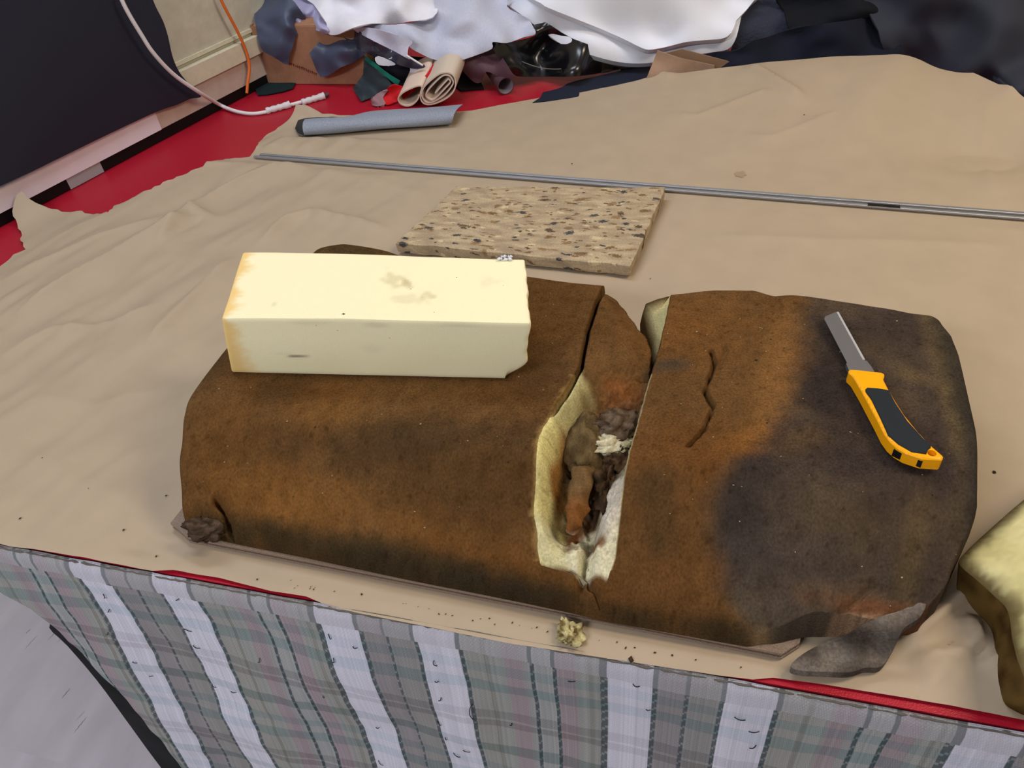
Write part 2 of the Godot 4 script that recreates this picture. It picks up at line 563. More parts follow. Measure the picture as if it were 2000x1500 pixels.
func paper_h(u: float, v: float) -> float:
	var h := 0.0025
	var p := Vector2(u, v)
	# long soft folds, stronger to the left
	var a := Vector2(0.3, 0.954)
	var along := p.dot(a); var across := p.dot(a.orthogonal())
	var left := 1.0 - smooth(-0.05, 0.35, u)
	h += (0.011 * left + 0.0012) * (0.5 + 0.5 * n3(along * 0.22, across, 2.0, 9.0))
	h += (0.0034 * left + 0.0004) * n3(along * 0.3, across, 5.0, 22.0)
	h += 0.0012 * n3(u, v, 1.0, 5.0)
	# the sheet rises over the cloth behind, to the right
	var e := smooth(0.35, 1.0, u) * smooth(0.93, 1.36, v)
	h += 0.062 * e * (1.0 + 0.25 * n3(u, v, 9.0, 3.0))
	h += 0.05 * smooth(1.08, 1.45, u) * smooth(0.62, 1.15, v)
	h -= 0.034 * exp(-pow((u - 1.2) / 0.09, 2.0) - pow((v - 1.04) / 0.055, 2.0))
	h += 0.018 * exp(-pow((u - 1.02 - (v - 1.2) * 0.5) / 0.06, 2.0)) * smooth(0.95, 1.25, v)
	# curled torn tips
	h += 0.046 * exp(-((u + 0.555) * (u + 0.555) + (v - 0.71) * (v - 0.71)) / 0.0026)
	h += 0.03 * exp(-((u + 0.19) * (u + 0.19) + (v - 1.18) * (v - 1.18)) / 0.0012)
	# front edge bends over the bench edge
	if v < 0.006: h -= maxf(0.0, 0.004 - v) * 0.25
	for c in creases:
		if u < c[3].x or v < c[3].y or u > c[4].x or v > c[4].y: continue
		var q: PackedVector2Array = c[0]
		var best := 1e9
		var pos := 0.0
		var tot := 0.0
		for i in q.size() - 1:
			var cp := Geometry2D.get_closest_point_to_segment(p, q[i], q[i + 1])
			var dd := p.distance_to(cp)
			var ln := q[i].distance_to(q[i + 1])
			if dd < best:
				best = dd
				pos = tot + q[i].distance_to(cp)
			tot += ln
		var end := minf(pos, tot - pos) / maxf(tot, 0.001)
		h += c[1] * exp(-best / c[2]) * smooth(0.0, 0.22, end)
	# flat under the things that stand on it
	var lie := smooth(0.14, 0.18, u) * (1.0 - smooth(0.9, 0.95, u)) * smooth(0.010, 0.018, v) * (1.0 - smooth(0.41, 0.44, v))
	lie = maxf(lie, smooth(0.21, 0.25, u) * (1.0 - smooth(0.63, 0.67, u)) * smooth(0.6, 0.63, v) * (1.0 - smooth(0.89, 0.92, v)))
	lie = maxf(lie, smooth(1.03, 1.07, u) * (1.0 - smooth(1.42, 1.47, u)) * smooth(0.05, 0.08, v) * (1.0 - smooth(0.34, 0.39, v)))
	lie = maxf(lie, smooth(-0.2, -0.16, u) * (1.0 - smooth(0.2, 0.24, u)) * smooth(1.04, 1.07, v) * (1.0 - smooth(1.14, 1.17, v)))
	if v > 0.8 and v < 1.0: lie = maxf(lie, exp(-pow((v - 0.966 + 0.0907 * (u + 0.21)) / 0.034, 4.0)))
	h = lerpf(h, minf(h, 0.0026), lie)
	return maxf(h, 0.0004)

func build_paper() -> void:
	crease([0, 650, 130, 572, 250, 500, 335, 452, 420, 428], 0.0210, 0.022)
	crease([280, 700, 370, 610, 440, 540, 476, 508], 0.0157, 0.02)
	crease([60, 500, 230, 420, 400, 335, 520, 318], 0.0105, 0.018)
	crease([330, 450, 430, 385, 540, 335, 640, 330], 0.0140, 0.016)
	crease([300, 505, 375, 418, 440, 440], 0.0123, 0.012)
	crease([0, 565, 200, 475, 330, 425], 0.0088, 0.012)
	crease([500, 500, 565, 440, 610, 425, 690, 442, 775, 462], 0.0140, 0.015)
	crease([0, 705, 110, 650, 240, 640, 330, 600], 0.0105, 0.014)
	crease([0, 860, 140, 940, 330, 1015], 0.0050, 0.03)
	crease([60, 790, 200, 800, 350, 760], 0.0050, 0.025)
	crease([1448, 172, 1510, 210, 1575, 245], 0.0158, 0.014)
	crease([1235, 158, 1325, 178], 0.0090, 0.012)
	crease([1285, 236, 1360, 250, 1485, 222, 1575, 250], 0.0090, 0.012)
	crease([1430, 280, 1500, 290, 1640, 255], 0.0067, 0.012)
	crease([1680, 135, 1655, 152, 1640, 175], 0.0075, 0.02)
	crease([1895, 205, 1945, 250, 1985, 255], 0.0120, 0.016)
	crease([1330, 464, 1600, 475, 2010, 488], 0.0067, 0.02)
	crease([1905, 250, 1925, 330, 1935, 400], 0.0067, 0.02)
	crease([1745, 1270, 1820, 1225, 1885, 1165, 1905, 1150], 0.022, 0.010)
	crease([1878, 1212, 1900, 1250, 1912, 1282], 0.018, 0.009)
	crease([1770, 1300, 1850, 1288, 1912, 1282], 0.012, 0.009)
	crease([1912, 1282, 1955, 1310, 2010, 1350], 0.016, 0.010)
	crease([1800, 1352, 1850, 1310, 1900, 1345], 0.0050, 0.010)
	crease([930, 345, 990, 350, 1090, 366], 0.0050, 0.010)
	crease([520, 340, 700, 350, 880, 400], 0.0037, 0.02)
	crease([1240, 545, 1290, 500, 1330, 430], 0.0037, 0.014)
	var o := PackedVector2Array()
	for q in [[-120, 1046, 0.0], [0, 1066, 0], [150, 1094, 0], [300, 1118, 0], [345, 1118, 0], [430, 1132, 0], [530, 1157, 0], [600, 1168, 0], [640, 1184, 0], [700, 1198, 0], [1000, 1258, 0], [1400, 1321, 0], [1470, 1329, 0], [1510, 1326, 0], [1600, 1338, 0], [1700, 1355, 0], [1840, 1379, 0], [2000, 1410, 0], [2200, 1450, 0]]:
		o.append(UV(q[0], q[1], q[2]))
	o.append(Vector2(1.95, 0.06)); o.append(Vector2(1.98, 1.0))
	for q in [[2150, 330, 0.07], [2060, 235, 0.07], [2000, 190, 0.07], [1950, 165, 0.065], [1900, 142, 0.062], [1800, 118, 0.06], [1700, 108, 0.056], [1500, 121, 0.04], [1280, 145, 0.018], [1060, 190, 0.003], [920, 216, 0.002]]:
		var hh: float = q[2]
		for k in 8:
			var w := UV(q[0], q[1], hh)
			hh = lerpf(hh, paper_h(w.x, w.y), 0.7)
		o.append(UV(q[0], q[1], hh))
	var tear := PackedVector2Array()
	for q in [[780, 222, 0.002], [640, 222, 0.004], [600, 206, 0.03], [578, 204, 0.034], [568, 228, 0.02], [556, 240, 0.006], [530, 258, 0.003], [512, 272, 0.003], [498, 292, 0.003], [488, 306, 0.003], [440, 310, 0.004], [395, 326, 0.004], [345, 345, 0.004], [295, 370, 0.004], [262, 386, 0.004], [222, 402, 0.003], [211, 415, 0.003], [150, 412, 0.004], [100, 408, 0.006], [70, 396, 0.02], [42, 374, 0.05], [28, 392, 0.04], [24, 412, 0.026], [34, 438, 0.01], [42, 455, 0.006], [40, 470, 0.005], [50, 487, 0.004], [26, 497, 0.004], [14, 510, 0.004], [0, 520, 0.004], [-60, 560, 0.004]]:
		var hh: float = q[2]
		for k in 14:
			var w := UV(q[0], q[1], hh)
			hh = lerpf(hh, paper_h(w.x, w.y), 0.4)
		tear.append(UV(q[0], q[1], hh))
	o.append_array(torn(tear, 0.010, 0.003))
	o.append(Vector2(-0.6, 0.36)); o.append(Vector2(-0.62, 0.0))
	var f := func(u: float, v: float) -> Vector3: return W(u, paper_h(u, v), v)
	var mb := sheet(o, f, 0.0062)
	var m := mat("kraft", srgb(180, 162, 138), 0.6, "", 1.0, "kraft", false, 2.2)
	m.backlight_enabled = true
	m.backlight = Color(0.25, 0.16, 0.08)
	solo("kraft_paper", "creased brown kraft paper sheet with torn left edge covering the bench", "paper", mb, m, W(0.6, 0, 0.6), "", Vector3.UP)

func hem_v(b: float, a: float) -> float:
	return -0.0035 - 0.05 * b - 0.006 * n3(a, b, 3.0, 5.0) * smooth(0.0, 0.1, b) - 0.002 * n3(a, b, 7.0, 18.0) * smooth(0.0, 0.06, b)

func on_skirt(px: float, py: float) -> Vector2:
	var v := -0.01
	var p := Vector3.ZERO
	for k in 6:
		p = PV(px, py, v)
		v = hem_v(TY - p.y, p.x)
	return Vector2(p.x, TY - p.y)

func build_skirt() -> void:
	# woven plaid: columns of warp stripes crossed by weft bands
	var nx := 2000; var ny := 760
	var la := 1.6; var lb := 0.608
	var stripes := [[0.042, 204, 203, 216], [0.047, 96, 103, 106], [0.072, 150, 146, 148], [0.0755, 100, 104, 108], [0.103, 152, 151, 150], [0.107, 96, 103, 106], [0.150, 205, 204, 217], [0.155, 94, 102, 104], [0.176, 160, 160, 156], [0.181, 144, 144, 138], [0.197, 160, 162, 159], [0.215, 162, 150, 154], [0.222, 160, 160, 160], [0.226, 88, 97, 100], [0.2445, 164, 166, 166], [0.2485, 88, 97, 100], [0.268, 163, 151, 155], [0.280, 160, 161, 158], [0.285, 144, 144, 138], [0.291, 158, 159, 155], [0.2985, 98, 104, 106]]
	var d := PackedByteArray()
	d.resize(nx * ny * 3)
	var cols := []
	var dark := PackedByteArray()
	for x in nx:
		var a := fposmod(x * la / nx - 0.3 - 0.098, 0.2985)
		var cc := Color.WHITE
		var dk := 0
		for s in stripes:
			if a <= s[0]:
				cc = srgb(s[1], s[2], s[3])
				dk = 1 if s[1] < 103 else (2 if s[1] > 195 else 0)
				break
		var fine := 1.0 + 0.05 * noise.get_noise_1d(x * 0.9) + 0.04 * noise.get_noise_1d(x * 0.23 + 70.0)
		cols.append(cc * fine * (1.0 if dk == 2 else 0.93))
		dark.append(dk)
	for y in ny:
		var b := y * lb / ny
		var bb := fposmod(b - 0.028, 0.215)
		var band := Color(1, 1, 1)
		if b < 0.028: band = Color(1.0, 1.0, 1.0)
		elif bb > 0.022 and bb < 0.040: band = Color(0.90, 0.95, 0.96)
		elif bb > 0.056 and bb < 0.078: band = Color(0.86, 0.925, 0.935)
		elif bb > 0.118 and bb < 0.134: band = Color(0.89, 0.89, 0.9)
		elif bb > 0.138 and bb < 0.15: band = Color(0.88, 0.87, 0.87)
		elif bb > 0.185 and bb < 0.205: band = Color(0.82, 0.87, 0.87)
		for x in nx:
			var cc: Color = cols[x]
			var g := 1.0 + 0.07 * (float((x + y * 3) % 5) / 2.0 - 1.0) * 0.6 + 0.05 * (float((x * 7919 + y * 104729) % 101) / 50.0 - 1.0)
			var bd := band
			if b < 0.028: cc = cc.lerp(Color(0.69, 0.685, 0.72), 0.42)
			if dark[x] == 2: bd = band.lerp(Color.WHITE, 0.45)
			elif dark[x] == 1 and b > 0.028 and (y / 5 + x / 4) % 4 == 0: g *= 1.4
			elif dark[x] == 0 and (x * 31 + y * 17) % 11 == 0: g *= 1.16
			var i := (y * nx + x) * 3
			d[i] = int(clampf(cc.r * bd.r * g * 255, 0, 255)); d[i + 1] = int(clampf(cc.g * bd.g * g * 255, 0, 255)); d[i + 2] = int(clampf(cc.b * bd.b * g * 255, 0, 255))
	var tex := ImageTexture.create_from_image(Image.create_from_data(nx, ny, false, Image.FORMAT_RGB8, d))
	var m := StandardMaterial3D.new()
	m.albedo_texture = tex
	m.roughness = 0.95
	m.metallic_specular = 0.2
	m.cull_mode = BaseMaterial3D.CULL_DISABLED
	# the cloth hangs down the front; its lower left corner is cut away on a slope and curls under
	var hem := []
	for q in [[-90, 1112], [0, 1158], [60, 1193], [130, 1259], [165, 1291], [225, 1352], [300, 1440], [352, 1505], [450, 1640]]:
		hem.append(on_skirt(q[0], q[1]))
	var o := PackedVector2Array()
	var n := 60
	for i in n + 1:
		var a := lerpf(-0.12, 1.25, float(i) / n)
		o.append(Vector2(a, -0.001 + 0.0012 * noise.get_noise_1d(a * 60.0)))
	o.append(Vector2(1.25, 0.58)); o.append(Vector2(0.25, 0.58))
	for i in range(hem.size() - 1, -1, -1): o.append(hem[i])
	var hp := PackedVector2Array(hem)
	var f := func(a: float, b: float) -> Vector3:
		var dist := 1e9
		for i in hp.size() - 1: dist = minf(dist, seg_dist(Vector2(a, b), hp[i], hp[i + 1]))
		var v := hem_v(b, a)
		var roll := smooth(0.05, 0.0, dist) * smooth(0.03, 0.2, b)
		v += roll * roll * 0.004
		return W(a, -b + 0.001, v)
	var uvf := func(a: float, b: float) -> Vector2:
		# the weave leans outward with depth at the left where the cloth is pulled askew
		var sk := 0.10 * b * smooth(0.5, 0.0, a)
		return Vector2((a + 0.3 + sk) / la, b / lb)
	var mb := sheet(o, f, 0.009, 0.0, Vector3.ZERO, null, uvf)
	var t := thing("bench_skirt", "plaid woven fabric in grey mauve and white hung down the bench front", "fabric", W(0.5, 0, -0.01))
	part("plaid_cloth", mb, m, t, "", Vector3.BACK)
	# the turned-over top of the cloth
	var fo := PackedVector2Array()
	for i in 121: fo.append(Vector2(lerpf(-0.12, 1.25, i / 120.0), 0.0))
	for i in 121:
		var a := lerpf(1.25, -0.12, i / 120.0)
		fo.append(Vector2(a, 0.0265 + 0.0035 * noise.get_noise_1d(a * 7.0) + 0.001 * noise.get_noise_1d(a * 40.0)))
	var foldf := func(a: float, b: float) -> Vector3: return W(a, -b + 0.0005, hem_v(b, a) - 0.0045 * smooth(0.0, 0.01, b) - 0.0012)
	part("turned_edge", sheet(fo, foldf, 0.006, 0.0018, Vector3.FORWARD, null, uvf), m, t, "turned over top of the plaid cloth")
	var path := []; var rad := []
	for i in 260:
		var a := lerpf(-0.12, 1.25, i / 259.0)
		path.append(W(a, -0.0012 + 0.0006 * noise.get_noise_1d(a * 130.0), -0.0052 + 0.001 * noise.get_noise_1d(a * 90.0 + 40.0)))
		rad.append(0.0014 + 0.0006 * noise.get_noise_1d(a * 200.0))
	var fr := MB.new()
	fr.tube(path, rad, 6)
	part("frayed_edge", fr, mat("fray", srgb(128, 122, 114), 1.0, "fine", 0.1, "grain", false, 30.0), t, "grey frayed edge")
	# black strip showing a little lower than the cut hem
	var lo := rounded(poly([96, 1226, 132, 1262, 190, 1330, 240, 1398, 290, 1467, 330, 1522, 420, 1660, 560, 1660, 440, 1500, 370, 1425, 290, 1335, 200, 1262, 120, 1215]), 3)
	var lf := func(x: float, y: float) -> Vector3:
		var p := PV(x, y, -0.012)
		return PV(x, y, hem_v(TY - p.y, p.x) + 0.010)
	part("black_hem_strip", sheet(lo, lf, 8.0, 0.001, Vector3.FORWARD), mat("hem_strip", srgb(20, 20, 22), 0.9), t, "black strip below the hem")
	# bits of dark thread left standing in the weave
	var tm := mat("thread", srgb(34, 38, 46), 0.9)
	var spots := [[146, 1120], [184, 1123], [215, 1190], [205, 1168], [212, 1235], [260, 1292], [293, 1320], [320, 1150], [345, 1172], [360, 1228], [378, 1260], [415, 1335], [452, 1350], [508, 1285], [642, 1238], [690, 1262], [652, 1285], [632, 1358], [735, 1420], [740, 1485], [848, 1290], [850, 1330], [862, 1362], [855, 1408], [870, 1440], [886, 1470], [905, 1465], [923, 1375], [1110, 1330], [1210, 1318], [1236, 1335], [1262, 1385], [1000, 1412], [1434, 1400], [1462, 1428], [1480, 1362], [1476, 1455]]
	for s in spots:
		var p := on_skirt(s[0], s[1])
		var a0 := p.x; var b0 := p.y
		var ln := rng.randf_range(0.004, 0.012)
		if s[0] == 923: ln = 0.032
		var ang := rng.randf_range(-1.0, 2.2)
		var bend := rng.randf_range(-1.6, 1.6)
		var pp := []
		var ca := a0; var cb := b0
		for k in 6:
			var w: Vector3 = f.call(ca, cb)
			pp.append(w + Vector3(0, 0, 0.0008 + 0.0012 * sin(PI * k / 5.0)))
			ca += cos(ang + bend * k / 5.0) * ln / 5.0; cb += sin(ang + bend * k / 5.0) * ln / 5.0
		var th := MB.new()
		th.tube(pp, 0.0005, 4)
		part("loose_thread", th, tm, t)

# ------------------------------------------------------------------ the cushion
var BL := [[0.0, 0.66], [0.0445, 0.658], [0.0475, 0.624], [0.06, 0.619], [0.09, 0.611], [0.147, 0.606], [0.19, 0.614], [0.253, 0.626], [0.30, 0.6235], [0.349, 0.6225], [0.404, 0.627], [0.46, 0.628]]
var BR := [[0.0, 0.684], [0.042, 0.688], [0.06, 0.6925], [0.10, 0.6925], [0.20, 0.698], [0.30, 0.7065], [0.40, 0.7085], [0.46, 0.709]]
var VF := [[0.19, 0.043], [0.30, 0.039], [0.5, 0.031], [0.70, 0.024], [0.858, 0.023], [0.885, 0.03], [0.92, 0.044], [0.95, 0.05], [1.03, 0.066]]
var VB := [[0.19, 0.435], [0.22, 0.45], [0.27, 0.468], [0.33, 0.462], [0.40, 0.44], [0.50, 0.435], [0.627, 0.424], [0.645, 0.415], [0.709, 0.416], [0.76, 0.43], [0.80, 0.432], [0.826, 0.418], [0.86, 0.421], [1.0, 0.4], [1.03, 0.39]]
var UL := [[0.03, 0.232], [0.06, 0.222], [0.09, 0.214], [0.13, 0.207], [0.2, 0.203], [0.38, 0.203], [0.43, 0.218], [0.47, 0.24]]
var UR := [[0.03, 0.94], [0.06, 0.958], [0.09, 0.978], [0.14, 1.0], [0.22, 1.011], [0.33, 1.014], [0.36, 1.012], [0.385, 1.005], [0.40, 0.996]]
var grooves := []
var stains := []

func stain(px: float, py: float, h: float, ru: float, rv: float, ang: float, col: Color, k: float, soft := 0.5) -> void:
	stains.append([UV(px, py, h), ru, rv, ang, col, k, soft])

func groove(pts: Array, h: float, depth: float, width: float) -> void:
	var q := PackedVector2Array()
	for i in range(0, pts.size(), 2): q.append(UV(pts[i], pts[i + 1], h))
	var lo := q[0]; var hi := q[0]
	for k in q:
		lo = lo.min(k); hi = hi.max(k)
	grooves.append([q, depth, width, lo - Vector2(0.015, 0.015), hi + Vector2(0.015, 0.015)])

func edge_rise(d: float, r: float) -> float:
	var t := 1.0 - clampf(d / r, 0.0, 1.0)
	return 0.014 + 0.133 * pow(maxf(0.0, 1.0 - pow(t, 2.4)), 0.42)

func cushion_top(u: float, v: float) -> float:
	var top := 0.1255 + 0.03 * exp(-pow((u - 0.275) / 0.06, 2.0) - pow((v - 0.435) / 0.032, 2.0))
	top += 0.004 * n3(u, v, 3.0, 7.0) * smooth(0.58, 0.66, u) + 0.0012 * n3(u, v, 4.0, 20.0)
	top -= 0.004 * exp(-pow((u - 0.9) / 0.05, 2.0) - pow((v - 0.14) / 0.06, 2.0))
	top += 0.004 * smooth(0.69, 0.72, u) * (1.0 - smooth(0.72, 0.85, u))
	var dF := maxf(v - curve(VF, u), 0.0)
	var slope := 0.95 + 0.1 * n3(u, 0.0, 5.0, 6.0)
	var hf := 0.014 + 0.02 * (1.0 - exp(-dF / 0.005)) + slope * dF + 0.003 * n3(u, v, 8.0, 18.0) * smooth(0.0, 0.02, dF)
	var hb := edge_rise(curve(VB, u) - v, lerpf(0.04, 0.016, smooth(0.79, 0.85, u)))
	var hl := edge_rise(u - curve(UL, v), lerpf(0.016, 0.03, smooth(0.22, 0.35, v)))
	var hr := edge_rise(curve(UR, v) - u, 0.022)
	var k := 0.0055
	var s := exp(-top / k) + exp(-hf / k) + exp(-hb / k) + exp(-hl / k) + exp(-hr / k)
	var h := -k * log(s) + 0.001
	var p := Vector2(u, v)
	for g in grooves:
		if u < g[3].x or v < g[3].y or u > g[4].x or v > g[4].y: continue
		var q: PackedVector2Array = g[0]
		var dd := 1e9
		for i in q.size() - 1: dd = minf(dd, seg_dist(p, q[i], q[i + 1]))
		dd += 0.0012 * n3(u, v, 6.0, 90.0)
		h -= g[1] * exp(-pow(maxf(dd, 0.0) / g[2], 2.0)) - 0.08 * g[1] * exp(-pow((dd - g[2] * 3.0) / (g[2] * 2.0), 2.0))
	# the crumpled nose at the left front corner
	var nose := exp(-pow((u - 0.262) / 0.026, 2.0) - pow((v - 0.06) / 0.022, 2.0))
	h += nose * (0.006 + 0.006 * n3(u, v, 2.0, 60.0))
	return maxf(h, 0.0136)

func apply_stains(u: float, v: float, base: Color, list: Array) -> Color:
	var c := base
	var p := Vector2(u, v)
	for s in list:
		var q: Vector2 = (p - s[0]).rotated(-s[3])
		var d := Vector2(q.x / s[1], q.y / s[2]).length()
		if d > 1.6: continue
		d += 0.22 * n3(u, v, s[1] * 50.0, 28.0) + 0.1 * n3(u, v, s[2] * 70.0, 90.0)
		c = c.lerp(s[4], s[5] * (1.0 - smooth(1.0 - s[6], 1.0 + s[6] * 0.5, d)))
	return c

func build_cushion() -> void:
	# splits and cracks seen in the skin
	groove([1388, 688, 1396, 715, 1376, 770, 1392, 800, 1376, 840, 1345, 875], 0.125, 0.010, 0.0013)
	groove([1404, 720, 1418, 690, 1408, 660], 0.125, 0.003, 0.0014)
	groove([1462, 640, 1455, 690], 0.125, 0.002, 0.0014)
	groove([1150, 1106, 1150, 1135, 1172, 1160], 0.05, 0.006, 0.0014)
	groove([440, 1010, 452, 1030, 446, 1058], 0.03, 0.018, 0.002)
	groove([392, 1042, 398, 1060], 0.03, 0.010, 0.0015)
	groove([715, 1105, 740, 1095], 0.03, 0.006, 0.0015)
	groove([785, 1108, 800, 1100], 0.03, 0.006, 0.0015)
	groove([1478, 1222, 1560, 1228, 1640, 1200, 1700, 1160], 0.05, 0.004, 0.002)
	groove([1020, 840, 1120, 870], 0.12, 0.002, 0.004)
	# the dirt of years, with darker brown patches by the block, blot by blot
	var orange := lin(132, 88, 38); var dark := lin(66, 50, 28); var black := lin(52, 44, 38); var green := lin(54, 46, 26)
	stain(560, 1000, 0.06, 0.10, 0.05, 0.0, orange, 0.7, 0.8)
	stain(880, 1060, 0.06, 0.09, 0.025, -0.05, orange, 0.7, 0.8)
	stain(430, 880, 0.1, 0.05, 0.06, 0.0, lin(112, 74, 30), 0.5, 0.8)
	stain(820, 850, 0.125, 0.17, 0.03, 0.12, dark, 0.7, 0.8)
	stain(950, 940, 0.11, 0.11, 0.04, 0.05, lin(84, 58, 26), 0.8, 0.9)
	stain(590, 770, 0.125, 0.06, 0.025, 0.0, lin(66, 48, 26), 0.6, 0.9)  # darker brown along part of the block's front foot
	stain(640, 790, 0.125, 0.05, 0.04, 0.0, lin(126, 84, 34), 0.5, 0.9)
	stain(1080, 600, 0.125, 0.06, 0.06, 0.0, lin(98, 68, 30), 0.7, 0.8)
	stain(1060, 720, 0.125, 0.04, 0.05, 0.0, lin(82, 58, 28), 0.7, 0.8)  # darker brown beside the block's right end
	stain(680, 485, 0.15, 0.09, 0.05, 0.0, lin(70, 54, 28), 0.8, 0.8)
	stain(410, 720, 0.12, 0.04, 0.06, 0.0, lin(84, 62, 34), 0.7, 0.8)
	stain(1010, 1130, 0.04, 0.14, 0.02, -0.03, lin(96, 62, 24), 0.7, 0.8)
	stain(1330, 640, 0.125, 0.07, 0.07, 0.0, lin(118, 78, 34), 0.7, 0.9)
	stain(1520, 730, 0.125, 0.022, 0.12, -0.12, lin(134, 94, 48), 0.7, 0.8)
	stain(1470, 860, 0.125, 0.05, 0.02, 0.6, lin(138, 92, 40), 0.7, 0.8)
	stain(1310, 720, 0.125, 0.025, 0.012, 0.2, lin(72, 60, 44), 0.8, 0.7)
	stain(1340, 900, 0.12, 0.07, 0.05, 0.0, lin(108, 68, 26), 0.6, 0.9)
	stain(1280, 960, 0.11, 0.025, 0.02, 0.3, lin(70, 54, 30), 0.6, 0.8)
	stain(1320, 1140, 0.05, 0.06, 0.03, 0.0, lin(108, 71, 34), 0.6, 0.9)
	stain(1290, 1070, 0.07, 0.02, 0.016, 0.4, lin(74, 56, 28), 0.6, 0.8)
	# blackish green mould in patches near the bottom edge
	for q in [[470, 1045, 0.05, 0.014], [560, 1062, 0.05, 0.012], [640, 1082, 0.05, 0.016], [720, 1094, 0.045, 0.013], [800, 1110, 0.06, 0.017], [890, 1128, 0.05, 0.012], [960, 1150, 0.06, 0.013], [1060, 1168, 0.05, 0.008], [1230, 1205, 0.04, 0.006], [1400, 1235, 0.05, 0.008]]:
		stain(q[0], q[1], 0.026, q[2], q[3], -0.03, green, 0.8, 0.9)
	var right_list := stains.duplicate()
	var mid_list := []
	stains = mid_list
	# inside the split
	var cream := lin(226, 214, 144)
	stain(1090, 880, 0.1, 0.022, 0.13, 0.1, cream, 1.0, 0.25)
	stain(1072, 1000, 0.07, 0.020, 0.07, 0.0, cream, 1.0, 0.3)
	stain(1095, 1070, 0.06, 0.036, 0.022, 0.0, lin(214, 206, 158), 1.0, 0.3)
	stain(1120, 790, 0.11, 0.022, 0.05, 0.0, lin(205, 196, 140), 1.0, 0.3)
	stain(1098, 935, 0.08, 0.010, 0.045, 0.05, lin(160, 104, 40), 0.95, 0.5)
	stain(1155, 775, 0.12, 0.014, 0.035, 0.0, lin(186, 174, 118), 0.9, 0.5)
	stain(1140, 860, 0.11, 0.022, 0.05, -0.1, lin(112, 94, 56), 0.9, 0.3)
	stain(1155, 815, 0.115, 0.02, 0.012, 0.3, lin(150, 132, 82), 0.8, 0.5)
	stain(1130, 975, 0.09, 0.017, 0.035, 0.15, lin(112, 84, 54), 0.9, 0.3)
	stain(1124, 1010, 0.085, 0.012, 0.022, 0.1, lin(150, 92, 46), 0.9, 0.4)
	stain(1120, 1042, 0.075, 0.010, 0.014, 0.0, lin(150, 132, 108), 0.9, 0.4)
	stain(1215, 700, 0.125, 0.045, 0.10, 0.0, lin(104, 72, 34), 0.95, 0.4)
	stain(1210, 745, 0.125, 0.022, 0.03, 0.0, lin(142, 88, 44), 0.8, 0.7)
	stain(1215, 815, 0.11, 0.03, 0.03, 0.0, lin(92, 80, 66), 0.8, 0.6)
	stain(1195, 872, 0.11, 0.016, 0.010, 0.3, lin(226, 218, 184), 1.0, 0.25)
	stain(1240, 850, 0.115, 0.009, 0.075, -0.12, lin(232, 226, 192), 1.0, 0.3)
	stain(1205, 910, 0.1, 0.02, 0.02, 0.0, lin(80, 58, 36), 0.8, 0.5)
	stain(1178, 1062, 0.07, 0.031, 0.052, -0.1, lin(230, 222, 186), 1.0, 0.2)
	stain(1195, 985, 0.09, 0.016, 0.03, -0.2, lin(214, 204, 184), 1.0, 0.3)
	stain(1168, 1050, 0.075, 0.010, 0.006, -0.4, lin(120, 78, 34), 0.9, 0.5)
	var uDark := []
	for q in [[1600, 1290, 0.02], [1480, 1250, 0.025], [1400, 1160, 0.05], [1372, 1050, 0.085], [1376, 970, 0.11], [1405, 920, 0.12], [1480, 880, 0.125], [1530, 800, 0.125], [1560, 690, 0.125], [1562, 590, 0.125]]:
		var k := UV(q[0], q[1], q[2])
		uDark.append([k.y, k.x])
	uDark.sort_custom(func(a, b): return a[0] < b[0])
	var blots := []
	stains = blots
	stain(1640, 990, 0.125, 0.06, 0.05, 0.3, lin(92, 76, 54), 0.6, 0.9)
	stain(1440, 1010, 0.1, 0.03, 0.07, 0.0, lin(52, 45, 40), 0.8, 0.9)
	stain(1560, 1090, 0.09, 0.09, 0.03, 0.0, lin(74, 64, 56), 0.7, 0.9)
	stain(1850, 760, 0.125, 0.014, 0.18, 0.0, lin(100, 84, 54), 0.7, 0.8)
	stain(1800, 1040, 0.115, 0.012, 0.06, -0.15, lin(98, 80, 50), 0.6, 0.8)
	stain(1900, 850, 0.12, 0.018, 0.25, 0.0, lin(50, 46, 36), 0.8, 0.7)
	stain(1780, 740, 0.125, 0.03, 0.014, -0.4, lin(104, 86, 56), 0.6, 0.9)
	stain(1720, 670, 0.125, 0.06, 0.03, 0.2, lin(66, 54, 38), 0.5, 0.9)
	stain(1620, 740, 0.125, 0.04, 0.10, 0.0, lin(48, 39, 33), 0.8, 0.8)
	stain(1560, 870, 0.125, 0.03, 0.02, 0.5, lin(98, 74, 40), 0.6, 0.8)
	stain(1700, 900, 0.125, 0.10, 0.03, 0.0, lin(54, 45, 40), 0.7, 0.9)
	stain(1500, 1200, 0.05, 0.07, 0.02, 0.0, lin(92, 80, 64), 0.6, 0.9)
	stain(1680, 1170, 0.06, 0.06, 0.012, 0.05, lin(104, 82, 60), 0.7, 0.8)
	stain(1740, 1180, 0.06, 0.06, 0.008, 0.1, lin(126, 78, 44), 0.6, 0.7)
	stain(1660, 1215, 0.045, 0.03, 0.006, 0.35, lin(186, 152, 118), 0.9, 0.5)
	stain(1590, 1235, 0.035, 0.03, 0.006, 0.3, lin(176, 140, 100), 0.8, 0.5)
	stain(1480, 1248, 0.03, 0.025, 0.008, 0.1, lin(164, 136, 96), 0.7, 0.6)
	stains = right_list

	var NL := 165; var NM := 52; var NR := 190; var NV := 236
	var cols := NL + NM + NR + 3
	var pos := []      # [section, s]
	for i in NL + 1: pos.append([0, 1.0 - pow(1.0 - float(i) / NL, 0.9) if i > 0 else 0.0])
	for i in NM + 1: pos.append([1, float(i) / NM])
	for i in NR + 1: pos.append([2, float(i) / NR])
	var brown := lin(108, 77, 40)
	var mb := MB.new()
	var b0 := mb.p.size()
